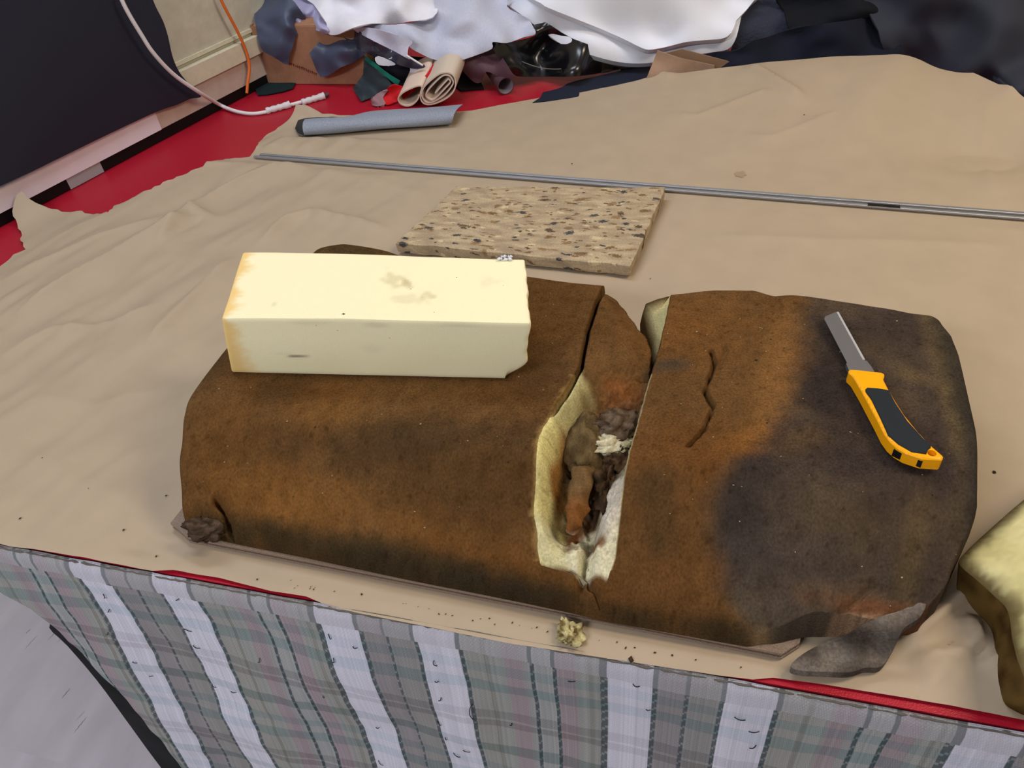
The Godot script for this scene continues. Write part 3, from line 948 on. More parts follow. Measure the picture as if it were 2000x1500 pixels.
	for j in NV + 1:
		var t := float(j) / NV
		var g := t * t * (3.0 - 2.0 * t) * 0.45 + t * 0.55
		for i in cols:
			var sec: int = pos[i][0]; var s: float = pos[i][1]
			var u0 := 0.0
			if sec == 0: u0 = lerpf(0.205, 0.625, s)
			elif sec == 1: u0 = lerpf(0.625, 0.70, s)
			else: u0 = lerpf(0.70, 1.012, s)
			var v := lerpf(curve(VF, u0), curve(VB, u0), g)
			var l := curve(BL, v); var r := curve(BR, v)
			l += 0.0012 * n3(v, 0.0, 0.0, 40.0); r += 0.0005 * n3(v, 3.0, 0.0, 60.0)
			var u := 0.0
			if sec == 0: u = lerpf(curve(UL, v), l, s)
			elif sec == 1: u = lerpf(l, r, s)
			else: u = lerpf(r, curve(UR, v), s)
			var h := cushion_top(u, v)
			var grain := 0.94 + 0.12 * n3(u, v, 0.0, 55.0) + 0.1 * n3(u, v, 1.0, 210.0)
			grain *= 1.0 - 0.3 * smooth(0.5, 0.8, n3(u, v, 21.0, 130.0)) - 0.12 * smooth(0.3, 0.7, n3(u, v, 23.0, 60.0))
			var big := n3(u, v, 11.0, 9.0)
			var c := brown.lerp(lin(100, 70, 34), clampf(0.5 + big, 0.0, 1.0))
			c = apply_stains(u, v, c, right_list)
			var du := u - curve(uDark, v) + 0.008 * n3(u, v, 7.0, 14.0) + 0.004 * n3(u, v, 9.0, 70.0)
			var kd := smooth(-0.014, 0.024, du)
			if kd > 0.0:
				var dk := apply_stains(u, v, lin(66, 55, 46).lerp(lin(82, 68, 52), clampf(0.5 + n3(u, v, 14.0, 14.0), 0, 1)), blots)
				c = c.lerp(dk, kd)
			if sec == 1:
				var inside := smooth(0.044, 0.066, v) * (1.0 - smooth(0.235, 0.275, v))
				var wall := (u - l) / 0.03
				var dep := 0.060 * smooth(0.0, 1.0, wall) * smooth(0.046, 0.10, v) * (1.0 - smooth(0.18, 0.27, v))
				var rw := (r - u)
				dep = minf(dep, 0.006 + rw * 1.6 + 0.012 * smooth(0.09, 0.16, v))
				var flat := UV(1178, 1078, 0.065)
				var fe := Vector2((u - flat.x) / 0.024, (v - flat.y) / 0.032).length_squared()
				dep -= 0.022 * exp(-fe * fe * 0.7)
				dep = maxf(dep, 0.0)
				for q in [[1236, 815, 0.11, 0.008, 0.012, 0.035], [1222, 895, 0.1, 0.006, 0.012, 0.018], [1150, 1045, 0.08, 0.006, 0.03, 0.02], [1160, 940, 0.09, 0.009, 0.04, 0.02], [1140, 1094, 0.06, 0.0022, 0.018, 0.014]]:
					var ctr := UV(q[0], q[1], q[2])
					var e := Vector2((u - ctr.x) / q[3], (v - ctr.y) / q[4]).length_squared()
					dep += q[5] * exp(-e)
				var rough := smooth(0.4, 1.0, wall) * inside
				dep += rough * (0.004 * n3(u, v, 1.0, 60.0) + 0.0035 * n3(u, v, 2.0, 150.0) + 0.002 * n3(u, v, 2.0, 330.0))
				dep = maxf(dep, 0.0)
				# the middle piece ends before the back; a gap opens behind it
				var wf := curve([[0.25, 1.02], [0.275, 0.97], [0.30, 0.93], [0.32, 0.85], [0.345, 0.66], [0.37, 0.48], [0.39, 0.3], [0.41, 0.08]], v)
				var wv := (u - l) / maxf(r - l, 0.01)
				var over := (wv - wf) * (r - l)
				if v > 0.25:
					dep += 0.2 * smooth(-0.003, 0.004, over) + 0.012 * smooth(-0.03, 0.0, over)
				# the crack between the left and middle pieces
				if v > 0.17:
					dep += 0.05 * exp(-pow((u - l) / 0.0022, 2.0)) * smooth(0.17, 0.2, v)
				h = maxf(h - dep, 0.0138)
				var ic := apply_stains(u, v, lin(84, 64, 46), mid_list)
				var mk := smooth(0.043, 0.049, v + 0.003 * n3(u, v, 8.0, 60.0)) * (1.0 - smooth(0.235, 0.265, v + 0.012 * n3(u, v, 8.0, 40.0)))
				c = c.lerp(ic, mk)
				if over > 0.001 and v > 0.25: c = lin(70, 56, 40)
			elif sec == 2 and i == NL + NM + 2 and v < 0.25 and v > 0.05: c = lin(206, 192, 146)
			if sec == 0 and v > 0.05 and v < 0.24:
				var nearl := (l - u)
				c = c.lerp(lin(160, 130, 76), 0.8 * (1.0 - smooth(0.0, 0.005, nearl + 0.003 * n3(u, v, 3.0, 100.0))))
			if j == 0 or j == NV: h = 0.0138
			if i == 0 or i == cols - 1: h = minf(h, 0.0138)
			var cc := (c * 1.27 + Color(0.005, 0.006, 0.009)) * grain
			cc.a = 1.0
			mb.vert(W(u, h, v), cc)
	for j in NV:
		for i in cols - 1:
			mb.quad(b0 + j * cols + i, b0 + j * cols + i + 1, b0 + (j + 1) * cols + i + 1, b0 + (j + 1) * cols + i)
	# underside
	var under := MB.new()
	for i in range(0, cols - 3, 3):
		var a := mb.p[b0 + i]; var b := mb.p[b0 + i + 3]; var d := mb.p[b0 + NV * cols + i]; var e := mb.p[b0 + NV * cols + i + 3]
		under.quad(under.vert(a, dark), under.vert(d, dark), under.vert(e, dark), under.vert(b, dark))
	mb.append(under)
	var foam := mat("old_foam", Color.WHITE, 1.0, "foam", 0.16, "foam", true, 7.0)
	foam.metallic_specular = 0.15
	var t := thing("seat_cushion", "old dirty brown foam seat cushion split open across its middle", "cushion", W(0.6, 0.0138, 0.23))
	part("foam_body", mb, foam, t, "stained brown foam body", Vector3.UP)
	# a wedge of clean foam showing behind the split
	var wo := []
	for q in [[1254, 612, 0.075], [1262, 594, 0.088], [1284, 584, 0.095], [1309, 579, 0.10], [1304, 610, 0.10], [1296, 650, 0.095], [1283, 698, 0.085], [1272, 680, 0.08], [1262, 650, 0.075]]:
		wo.append(PH(q[0], q[1], q[2]))
	var wm := MB.new()
	var ctr := PH(1288, 632, 0.088)
	var ring := []
	for lay in 4:
		var ids := []
		for k in wo.size():
			var q: Vector3 = wo[k]
			if lay == 0: q = q.lerp(ctr, 0.6 if k <= 2 or k >= 7 else 0.08) + Vector3(0, 0.003, 0)
			if lay == 2: q += Vector3(0, -0.02, 0) + (q - ctr) * Vector3(0.12, 0, 0.12)
			if lay == 3: q.y = TY + 0.0145
			q += Vector3(1, 0, 1) * 0.001 * n3(q.x, q.y, q.z, 120.0)
			var cl := lin(216, 204, 148)
			if lay >= 1 and (k <= 3 or k >= 7): cl = lin(96, 70, 36)
			if lay >= 2: cl = lin(84, 62, 34)
			ids.append(wm.vert(q, cl))
		ring.append(ids)
	var top := wm.vert(ctr + Vector3(0, 0.004, 0), lin(218, 208, 150))
	for k in wo.size():
		var k2 := (k + 1) % wo.size()
		wm.tri(top, ring[0][k], ring[0][k2])
		for lay in 3: wm.quad(ring[lay][k], ring[lay + 1][k], ring[lay + 1][k2], ring[lay][k2])
	part("foam_wedge", wm, foam, t, "pale wedge of inner foam")
	# lumps left standing in the split
	var olive := [lin(126, 106, 72), lin(94, 76, 52)]
	part("foam_lump", chunk(PH(1145, 872, 0.083), Vector3(0.021, 0.026, 0.042), 0.12, olive[0], olive[1], 0.3), foam, t, "olive brown lump of foam")
	part("foam_lump", chunk(PH(1215, 905, 0.083), Vector3(0.018, 0.016, 0.02), 0.0, lin(112, 88, 62), lin(60, 46, 34), 0.7), foam, t, "dark brown crumbling foam")
	part("foam_lump", chunk(PH(1196, 868, 0.097), Vector3(0.021, 0.008, 0.012), 0.3, lin(236, 228, 196), lin(206, 194, 150), 0.8), foam, t, "white torn foam")
	part("foam_lump", chunk(PH(1185, 955, 0.072), Vector3(0.014, 0.02, 0.03), 0.0, lin(104, 80, 56), lin(66, 50, 36), 0.8), foam, t, "dark torn foam")
	part("foam_lump", chunk(PH(1207, 830, 0.103), Vector3(0.022, 0.012, 0.018), 0.2, lin(122, 104, 86), lin(88, 70, 54), 0.7), foam, t, "grey brown torn foam")
	part("foam_lump", chunk(PH(404, 1032, 0.031), Vector3(0.024, 0.013, 0.014), 0.1, lin(104, 86, 70), lin(70, 56, 44), 0.6), foam, t, "crumbling dark lump at the corner")
	var tp := []; var tr_ := []
	for q in [[1150, 905, 0.07, 0.009], [1140, 930, 0.085, 0.0115], [1132, 965, 0.088, 0.0112], [1126, 1000, 0.082, 0.009], [1121, 1030, 0.072, 0.0068], [1118, 1046, 0.064, 0.004]]:
		tp.append(PH(q[0], q[1], q[2])); tr_.append(q[3])
	var tsp := spline(tp, 5); var trr := []
	for k in tsp.size():
		var x := k / 5.0
		trr.append(lerpf(tr_[mini(int(x), 5)], tr_[mini(int(x) + 1, 5)], x - int(x)) * (1.0 + 0.14 * n3(k, 0.0, 0.0, 0.6)))
	var tg := MB.new()
	tg.tube(tsp, trr, 16)
	for k in tg.p.size():
		var q := tg.p[k]
		tg.p[k] = q + Vector3(n3(q.x, q.y, q.z, 60.0), n3(q.z, q.x, q.y, 70.0), n3(q.y, q.z, q.x, 60.0)) * 0.0035
		var x := clampf(float(k) / 16.0 / tsp.size(), 0, 1)
		var cl := lin(128, 100, 66).lerp(lin(150, 98, 54), smooth(0.35, 0.6, x)).lerp(lin(178, 156, 128), smooth(0.8, 0.95, x))
		tg.c[k] = cl * (0.95 + 0.3 * n3(q.x, q.y, q.z, 90.0))
	part("foam_tongue", tg, foam, t, "orange brown tongue of torn foam")
	# the torn corner hanging at the right front
	var fo := rounded(poly([1652, 1240, 1690, 1217, 1726, 1202, 1760, 1192, 1808, 1172, 1798, 1204, 1765, 1228, 1748, 1262, 1722, 1301, 1690, 1304, 1660, 1313, 1610, 1312, 1560, 1309, 1545, 1299, 1570, 1276, 1612, 1254]), 4)
	var ff := func(x: float, y: float) -> Vector3:
		var h := lerpf(0.052, 0.0175, smooth(1196.0, 1296.0, y - (x - 1680.0) * 0.05))
		var p := PH(x, y, h)
		return PH(x, y, h + 0.003 * n3(p.x, p.z, 5.0, 28.0) + 0.0012 * n3(p.x, p.z, 5.0, 90.0))
	var fc := func(x: float, y: float) -> Color:
		var p := UV(x, y, 0.03)
		var k := clampf(0.5 + 0.9 * n3(p.x, p.y, 6.0, 26.0), 0, 1)
		var c := lin(84, 76, 70).lerp(lin(136, 126, 116), k)
		return c * (0.9 + 0.2 * n3(p.x, p.y, 2.0, 160.0))
	part("torn_corner", sheet(fo, ff, 4.0, 0.009, Vector3.DOWN, fc, null, true), foam, t, "grey torn flap of foam")
	# crumbs clinging to the skin
	var cr := MB.new()
	for k in 190:
		var u := rng.randf_range(0.24, 1.0); var v := rng.randf_range(0.06, 0.39)
		if u > 0.2 and u < 0.56 and v > 0.17: continue
		if u > 0.6 and u < 0.71: continue
		if u > 0.86 and u < 0.99 and v > 0.14: 
			if rng.randf() < 0.5: continue
		var r := rng.randf_range(0.0004, 0.0011) * (1.5 if rng.randf() < 0.08 else 1.0)
		speck(cr, W(u, cushion_top(u, v) + r * 0.4, v), r, lin(176, 160, 120) if rng.randf() < 0.75 else lin(40, 34, 28))
	var cm := part("clinging_crumbs", cr, mat("crumb", Color.WHITE, 1.0, "", 1.0, "", true), t)
	cm.set_meta("kind", "stuff")
	# the plywood it lies on
	var bt := thing("plywood_board", "thin grey brown plywood board under the old cushion", "board", W(0.55, 0.003, 0.2))
	var bo := [UV(335, 1026, 0.01), UV(352, 1041, 0.005), UV(372, 1060, 0.004), UV(1525, 1288, 0.004), UV(1560, 1262, 0.008), Vector2(0.93, 0.4), Vector2(0.25, 0.4), Vector2(0.2, 0.1)]
	for lay in 3:
		var pl := MB.new()
		var h0 := 0.0035 + lay * 0.0034; var h1 := h0 + 0.0033
		var po := PackedVector2Array(bo)
		var ins := -0.0008 if lay == 1 else 0.0
		var op := Geometry2D.offset_polygon(po, ins)
		po = op[0]
		var tr := Geometry2D.triangulate_polygon(po)
		for side in 2:
			var st := pl.p.size()
			for q in po: pl.vert(W(q.x, h1 if side == 0 else h0, q.y))
			for k in range(0, tr.size(), 3):
				if side == 0: pl.tri(st + tr[k], st + tr[k + 1], st + tr[k + 2])
				else: pl.tri(st + tr[k], st + tr[k + 2], st + tr[k + 1])
		for k in po.size():
			var p0 := po[k]; var p1 := po[(k + 1) % po.size()]
			pl.quad(pl.vert(W(p0.x, h1, p0.y)), pl.vert(W(p0.x, h0, p0.y)), pl.vert(W(p1.x, h0, p1.y)), pl.vert(W(p1.x, h1, p1.y)))
		part("ply", pl, mat("ply%d" % (lay % 2), srgb(170, 148, 130) if lay % 2 == 0 else srgb(120, 100, 86), 0.9, "fine", 0.1, "grain", false, 14.0), bt)

func chunk(at: Vector3, size: Vector3, yaw: float, a: Color, b: Color, rough: float) -> MB:
	var cm := MB.new()
	var rings := 22; var seg := 34
	cm.grid(seg, rings + 1, func(i: int, j: int) -> Vector3:
		var th := PI * j / rings; var ph := TAU * i / seg
		var dv := Vector3(sin(th) * cos(ph), cos(th), sin(th) * sin(ph))
		var w := at * 30.0 + dv
		var r := 1.0 + rough * (0.45 * n3(w.x, w.y, w.z, 1.1) + 0.3 * n3(w.x, w.y, w.z, 2.7) + 0.2 * n3(w.x, w.y, w.z, 6.0))
		return at + (dv * r * size).rotated(Vector3.UP, yaw),
	func(i: int, j: int) -> Color:
		var th := PI * j / rings; var ph := TAU * i / seg
		var w := at * 30.0 + Vector3(sin(th) * cos(ph), cos(th), sin(th) * sin(ph))
		return b.lerp(a, clampf(0.5 + 1.2 * n3(w.x, w.y, w.z, 2.0), 0, 1)), true)
	return cm

func speck(mb: MB, p: Vector3, r: float, c: Color) -> void:
	var d := [Vector3(1, 0, 0.2), Vector3(-0.9, 0.1, 0), Vector3(0.1, 0.8, 0), Vector3(0, -0.7, 0), Vector3(0.2, 0, 1), Vector3(0, 0.1, -0.9)]
	var yaw := rng.randf() * TAU
	var st := Vector3(rng.randf_range(0.6, 1.6), rng.randf_range(0.6, 1.1), rng.randf_range(0.6, 1.4))
	var ids := []
	for q in d: ids.append(mb.vert(p + (q * st * r).rotated(Vector3.UP, yaw), c))
	for f in [[0, 2, 4], [4, 2, 1], [1, 2, 5], [5, 2, 0], [4, 3, 0], [1, 3, 4], [5, 3, 1], [0, 3, 5]]: mb.tri(ids[f[0]], ids[f[1]], ids[f[2]])

# a soft-edged block: unit cube points carried by f(a, b, c), with rounded edges
func soft_block(nx: int, ny: int, nz: int, size: Vector3, r: float, f: Callable, col: Callable) -> MB:
	var mb := MB.new()
	var faces := [[0, 1, 2, 0.0], [0, 1, 2, 1.0], [0, 2, 1, 0.0], [0, 2, 1, 1.0], [1, 2, 0, 0.0], [1, 2, 0, 1.0]]
	var dims := [nx, ny, nz]
	for fc in faces:
		var na: int = dims[fc[0]]; var nb: int = dims[fc[1]]
		var ff := func(i: int, j: int) -> Vector3:
			var q := Vector3.ZERO
			q[fc[0]] = float(i) / na; q[fc[1]] = float(j) / nb; q[fc[2]] = fc[3]
			var p := q * size
			var inner := p.clamp(Vector3.ONE * r, size - Vector3.ONE * r)
			var d := p - inner
			if d.length() > r: p = inner + d.normalized() * r
			return f.call(p / size)
		var cf := func(i: int, j: int) -> Color:
			var q := Vector3.ZERO
			q[fc[0]] = float(i) / na; q[fc[1]] = float(j) / nb; q[fc[2]] = fc[3]
			return col.call(q)
		var one := MB.new()
		one.grid(na + 1, nb + 1, ff, cf)
		var n := (one.p[one.ix[2]] - one.p[one.ix[0]]).cross(one.p[one.ix[1]] - one.p[one.ix[0]])
		var mid := one.p[((nb + 1) / 2) * (na + 1) + (na + 1) / 2]
		var ctr: Vector3 = f.call(Vector3(0.5, 0.5, 0.5))
		n = Vector3.ZERO
		for t in range(0, one.ix.size(), 3):
			n += (one.p[one.ix[t + 2]] - one.p[one.ix[t]]).cross(one.p[one.ix[t + 1]] - one.p[one.ix[t]])
		if n.dot(mid - ctr) < 0.0:
			for t in range(0, one.ix.size(), 3):
				var k := one.ix[t + 1]; one.ix[t + 1] = one.ix[t + 2]; one.ix[t + 2] = k
		mb.append(one)
	return mb

func build_block() -> void:
	var hb := 0.1275; var ht := 0.207
	var tbl := PH(474, 491, ht); var tbr := PH(1027, 503, ht); var tfr := PH(1037, 628, ht); var tfl := PH(432, 622, ht)
	var bfl := PH(452, 729, hb); var bfr := PH(1024, 742, hb)
	var bbl := bfl + (tbl - tfl) * 0.95; var bbr := bfr + (tbr - tfr) * 0.95
	bbl.y = TY + hb; bbr.y = TY + hb
	var f := func(q: Vector3) -> Vector3:    # x right, y up, z to the back
		var lo := bfl.lerp(bfr, q.x).lerp(bbl.lerp(bbr, q.x), q.z)
		var hi := tfl.lerp(tfr, q.x).lerp(tbl.lerp(tbr, q.x), q.z)
		var p := lo.lerp(hi, q.y)
		p.y += 0.0015 * sin(q.x * 5.0) * q.y
		if q.y > 0.02: p += Vector3(n3(p.x, p.y, p.z, 12.0), n3(p.z, p.x, p.y, 14.0) * 0.6, n3(p.y, p.z, p.x, 12.0)) * 0.0005
		# a bite out of the lower right front corner, a ragged right end
		var bite := smooth(0.93, 1.0, q.x) * smooth(0.30, 0.0, q.y) * smooth(0.5, 0.0, q.z)
		p -= Vector3(0.02, 0, 0) * bite
		p.x += 0.0016 * n3(p.y, p.z, 1.0, 60.0) * smooth(0.97, 1.0, q.x)
		return p
	var col := func(q: Vector3) -> Color:
		var c := lin(249, 241, 200)
		# yellowed old end at the left with an uneven margin
		var m := 0.03 + 0.02 * n3(q.x * 0.3, q.y, q.z, 5.0) + 0.035 * (1.0 - q.y) + 0.012 * n3(q.x, q.y, q.z, 30.0)
		var k := 1.0 - smooth(m * 0.35, m * 1.7, q.x)
		c = c.lerp(lin(238, 196, 112), 0.8 * k)
		if q.y > 0.98:
			for s in [[0.56, 0.6, 0.055, 0.16, 0.34], [0.60, 0.52, 0.03, 0.1, 0.5], [0.68, 0.35, 0.028, 0.08, 0.4], [0.62, 0.3, 0.08, 0.1, 0.2], [0.17, 0.18, 0.012, 0.05, 0.25], [0.88, 0.6, 0.05, 0.1, 0.1]]:
				var d := Vector2((q.x - s[0]) / s[2], (q.z - s[1]) / s[3]).length() + 0.5 * n3(q.x * 3.0, q.z, 2.0, 9.0)
				c = c.lerp(lin(178, 160, 104), s[4] * (1.0 - smooth(0.2, 1.0, d)))
		if q.z < 0.02:
			for s in [[0.25, 0.34, 0.055, 0.022, 0.75], [0.235, 0.345, 0.03, 0.014, 0.6], [0.17, 0.40, 0.09, 0.02, 0.2], [0.3, 0.93, 0.1, 0.06, 0.12], [0.52, 0.91, 0.06, 0.07, 0.16], [0.78, 0.94, 0.1, 0.05, 0.12], [0.5, 0.5, 0.05, 0.12, 0.08]]:
				var d := Vector2((q.x - s[0]) / s[2], (q.y - s[1] + (q.x - s[0]) * 0.1) / s[3]).length()
				c = c.lerp(lin(120, 110, 96), s[4] * (1.0 - smooth(0.3, 1.0, d)))
		return c
	var foam := mat("new_foam", Color.WHITE, 1.0, "fine", 0.02, "", true, 14.0)
	foam.metallic_specular = 0.15
	var base := bfl.lerp(bbr, 0.5)
	var t := thing("foam_block", "long cream coloured foam block lying on the brown cushion", "foam block", base)
	part("foam", soft_block(120, 26, 36, Vector3(0.35, 0.08, 0.125), 0.0035, f, col), foam, t)
	var cr := MB.new()
	for q in [[0.41, 0.06, 0.0014], [0.39, -0.2, 0.0009], [0.7, 0.12, 0.0007], [0.32, -0.12, 0.0006], [0.56, -0.3, 0.0006], [0.77, 0.66, 0.0006], [0.92, 0.55, 0.0006], [0.62, 0.45, 0.0006]]:
		var p: Vector3 = f.call(Vector3(q[0], 1.0, q[1])) if q[1] > 0 else f.call(Vector3(q[0], 1.0 + q[1], 0.0))
		speck(cr, p, q[2], lin(60, 52, 34))
	part("dirt_specks", cr, mat("crumb", Color.WHITE, 1.0, "", 1.0, "", true), t).set_meta("kind", "stuff")
	var tuft := MB.new()
	for k in 16:
		var p: Vector3 = f.call(Vector3(rng.randf_range(0.905, 0.955), 1.0, rng.randf_range(0.95, 1.0)))
		speck(tuft, p + Vector3(0, rng.randf_range(0, 0.003), 0), rng.randf_range(0.0015, 0.003), lin(226, 230, 240))
	solo("fluff_tuft", "small tuft of white fluff on cream foam block edge", "fluff", tuft, mat("crumb", Color.WHITE, 1.0, "", 1.0, "", true), f.call(Vector3(0.93, 1.0, 0.97)))

func build_slab() -> void:
	var h := 0.026
	var a := UV(893, 362, h); var b := UV(1300, 367, h); var c := UV(1233, 519, h); var d := UV(772, 474, h)
	var nx := 1024; var ny := 640
	var px := PackedByteArray()
	px.resize(nx * ny * 3)
	var nz := FastNoiseLite.new()
	nz.seed = 31; nz.frequency = 0.012; nz.fractal_octaves = 4
	var c0 := srgb(188, 170, 138); var c1 := srgb(156, 138, 114)
	for y in ny:
		for x in nx:
			var k := clampf(0.5 + 0.9 * nz.get_noise_2d(x * 0.7, y * 2.2), 0, 1)
			var cc := c0.lerp(c1, k)
			var g := 1.0 + 0.1 * noise.get_noise_2d(x * 0.13, y * 0.35)
			var i := (y * nx + x) * 3
			px[i] = int(clampf(cc.r * g, 0, 1) * 255); px[i + 1] = int(clampf(cc.g * g, 0, 1) * 255); px[i + 2] = int(clampf(cc.b * g, 0, 1) * 255)
	var tones := [srgb(62, 62, 66), srgb(84, 72, 58), srgb(116, 90, 60), srgb(128, 104, 78), srgb(70, 68, 70), srgb(140, 112, 76), srgb(206, 188, 150)]
	for s in 620:
		var x0 := rng.randf() * nx; var y0 := rng.randf() * ny
		var tone: Color = tones[rng.randi() % tones.size()]
		var big := rng.randf() < 0.2
		if not big and tone.v < 0.3 and rng.randf() < 0.6: tone = tones[2]
		var rx := rng.randf_range(10, 22) if big else rng.randf_range(4, 15); var ry := rng.randf_range(5, 12) if big else rng.randf_range(2, 5.5)
		var an := rng.randf_range(-0.35, 0.35)
		var wob := rng.randf() * 50.0
		for y in range(int(y0 - rx), int(y0 + rx) + 1):
			for x in range(int(x0 - rx * 1.3), int(x0 + rx * 1.3) + 1):
				if x < 0 or y < 0 or x >= nx or y >= ny: continue
				var q := Vector2(x - x0, y - y0).rotated(an)
				var e := Vector2(q.x / rx, q.y / ry).length() + 0.45 * noise.get_noise_2d(x * 0.11 + wob, y * 0.16)
				if e < 1.0:
					var i := (y * nx + x) * 3
					var k := 0.9 if e < 0.8 else 0.5
					px[i] = int(lerpf(px[i], tone.r * 255, k)); px[i + 1] = int(lerpf(px[i + 1], tone.g * 255, k)); px[i + 2] = int(lerpf(px[i + 2], tone.b * 255, k))
	var m := StandardMaterial3D.new()
	m.albedo_texture = ImageTexture.create_from_image(Image.create_from_data(nx, ny, false, Image.FORMAT_RGB8, px))
	m.roughness = 1.0
	m.metallic_specular = 0.15
	m.heightmap_enabled = true
	m.heightmap_texture = texs.fine
	m.heightmap_scale = 0.05
	var f := func(q: Vector3) -> Vector3:
		var p2 := d.lerp(c, q.x).lerp(a.lerp(b, q.x), q.z)
		var hh := lerpf(0.0072, h, q.y)
		hh += (0.0012 * n3(p2.x, p2.y, 1.0, 16.0) + 0.003 * smooth(0.8, 1.0, q.x) * smooth(0.7, 1.0, q.z)) * q.y
		var wob := 0.0016 * n3(q.x * 0.4, q.z * 0.3, 3.0, 24.0) + 0.0008 * n3(q.x * 0.4, q.y * 0.1, q.z * 0.3, 90.0)
		return W(p2.x + wob, hh, p2.y + wob)
	var white := func(_q: Vector3) -> Color: return Color.WHITE
	var mb := soft_block(70, 5, 44, Vector3(0.4, 0.02, 0.24), 0.0025, f, white)
	# chart: each face takes its flecks from its own place in the crumb mix
	for i in mb.p.size():
		var p := mb.p[i]
		mb.uv[i] = Vector2((p.x - 0.2) / 0.5 + (p.y - TY) * 0.8, (-p.z - 0.58) / 0.32 - (p.y - TY) * 3.0)
	solo("rebonded_foam_slab", "speckled tan slab of rebonded crumb foam on kraft paper", "foam slab", mb, m, W(0.45, 0.0072, 0.76))

# a flat outline (bench plane pixels at height h1) given thickness, with a small bevel on top
func slab_px(o: PackedVector2Array, h0: float, h1: float, bev: float, tilt = null) -> MB:
	var top := PackedVector2Array()
	for q in o: top.append(UV(q.x, q.y, h1))
	var area := 0.0
	for k in top.size(): area += top[k].cross(top[(k + 1) % top.size()])
	if area < 0: top.reverse()
	var n := top.size()
	var ins := PackedVector2Array()
	for k in n:
		var e0 := (top[k] - top[(k - 1 + n) % n]).normalized(); var e1 := (top[(k + 1) % n] - top[k]).normalized()
		var s := (e0.orthogonal() + e1.orthogonal())
		s = s / maxf(0.4, s.length_squared()) * 2.0
		ins.append(top[k] + s * bev * -1.0)
	var a2 := 0.0
	for k in n: a2 += ins[k].cross(ins[(k + 1) % n])
	if absf(a2) > absf(area):
		for k in n: ins[k] = top[k] * 2.0 - ins[k]
	var mb := MB.new()
	var tr := Geometry2D.triangulate_polygon(ins)
	var lift := func(q: Vector2, h: float) -> Vector3: return W(q.x, h + (tilt.call(q) if tilt != null else 0.0), q.y)
	for q in ins: mb.vert(lift.call(q, h1))
	for k in range(0, tr.size(), 3): mb.tri(tr[k], tr[k + 1], tr[k + 2])
	for k in n:
		var k2 := (k + 1) % n
		mb.quad(mb.vert(lift.call(ins[k], h1)), mb.vert(lift.call(top[k], h1 - bev)), mb.vert(lift.call(top[k2], h1 - bev)), mb.vert(lift.call(ins[k2], h1)))
		mb.quad(mb.vert(lift.call(top[k], h1 - bev)), mb.vert(lift.call(top[k], h0)), mb.vert(lift.call(top[k2], h0)), mb.vert(lift.call(top[k2], h1 - bev)))
	var tb := Geometry2D.triangulate_polygon(top)
	var st := mb.p.size()
	for q in top: mb.vert(lift.call(q, h0))
	for k in range(0, tb.size(), 3): mb.tri(st + tb[k], st + tb[k + 2], st + tb[k + 1])
	# make every face wind the same way
	for t in range(0, mb.ix.size(), 3):
		var q0 := mb.p[mb.ix[t]]; var nn := (mb.p[mb.ix[t + 2]] - q0).cross(mb.p[mb.ix[t + 1]] - q0)
		var upw := t < tr.size()
		if upw and nn.y < 0 or (t >= mb.ix.size() - tb.size() and nn.y > 0):
			var k := mb.ix[t + 1]; mb.ix[t + 1] = mb.ix[t + 2]; mb.ix[t + 2] = k
	return mb

func from_crop(flat: Array, s: float, ox: float, oy: float) -> PackedVector2Array:
	var r := PackedVector2Array()
	for i in range(0, flat.size(), 2): r.append(Vector2(flat[i] * s + ox, flat[i + 1] * s + oy))
	return r

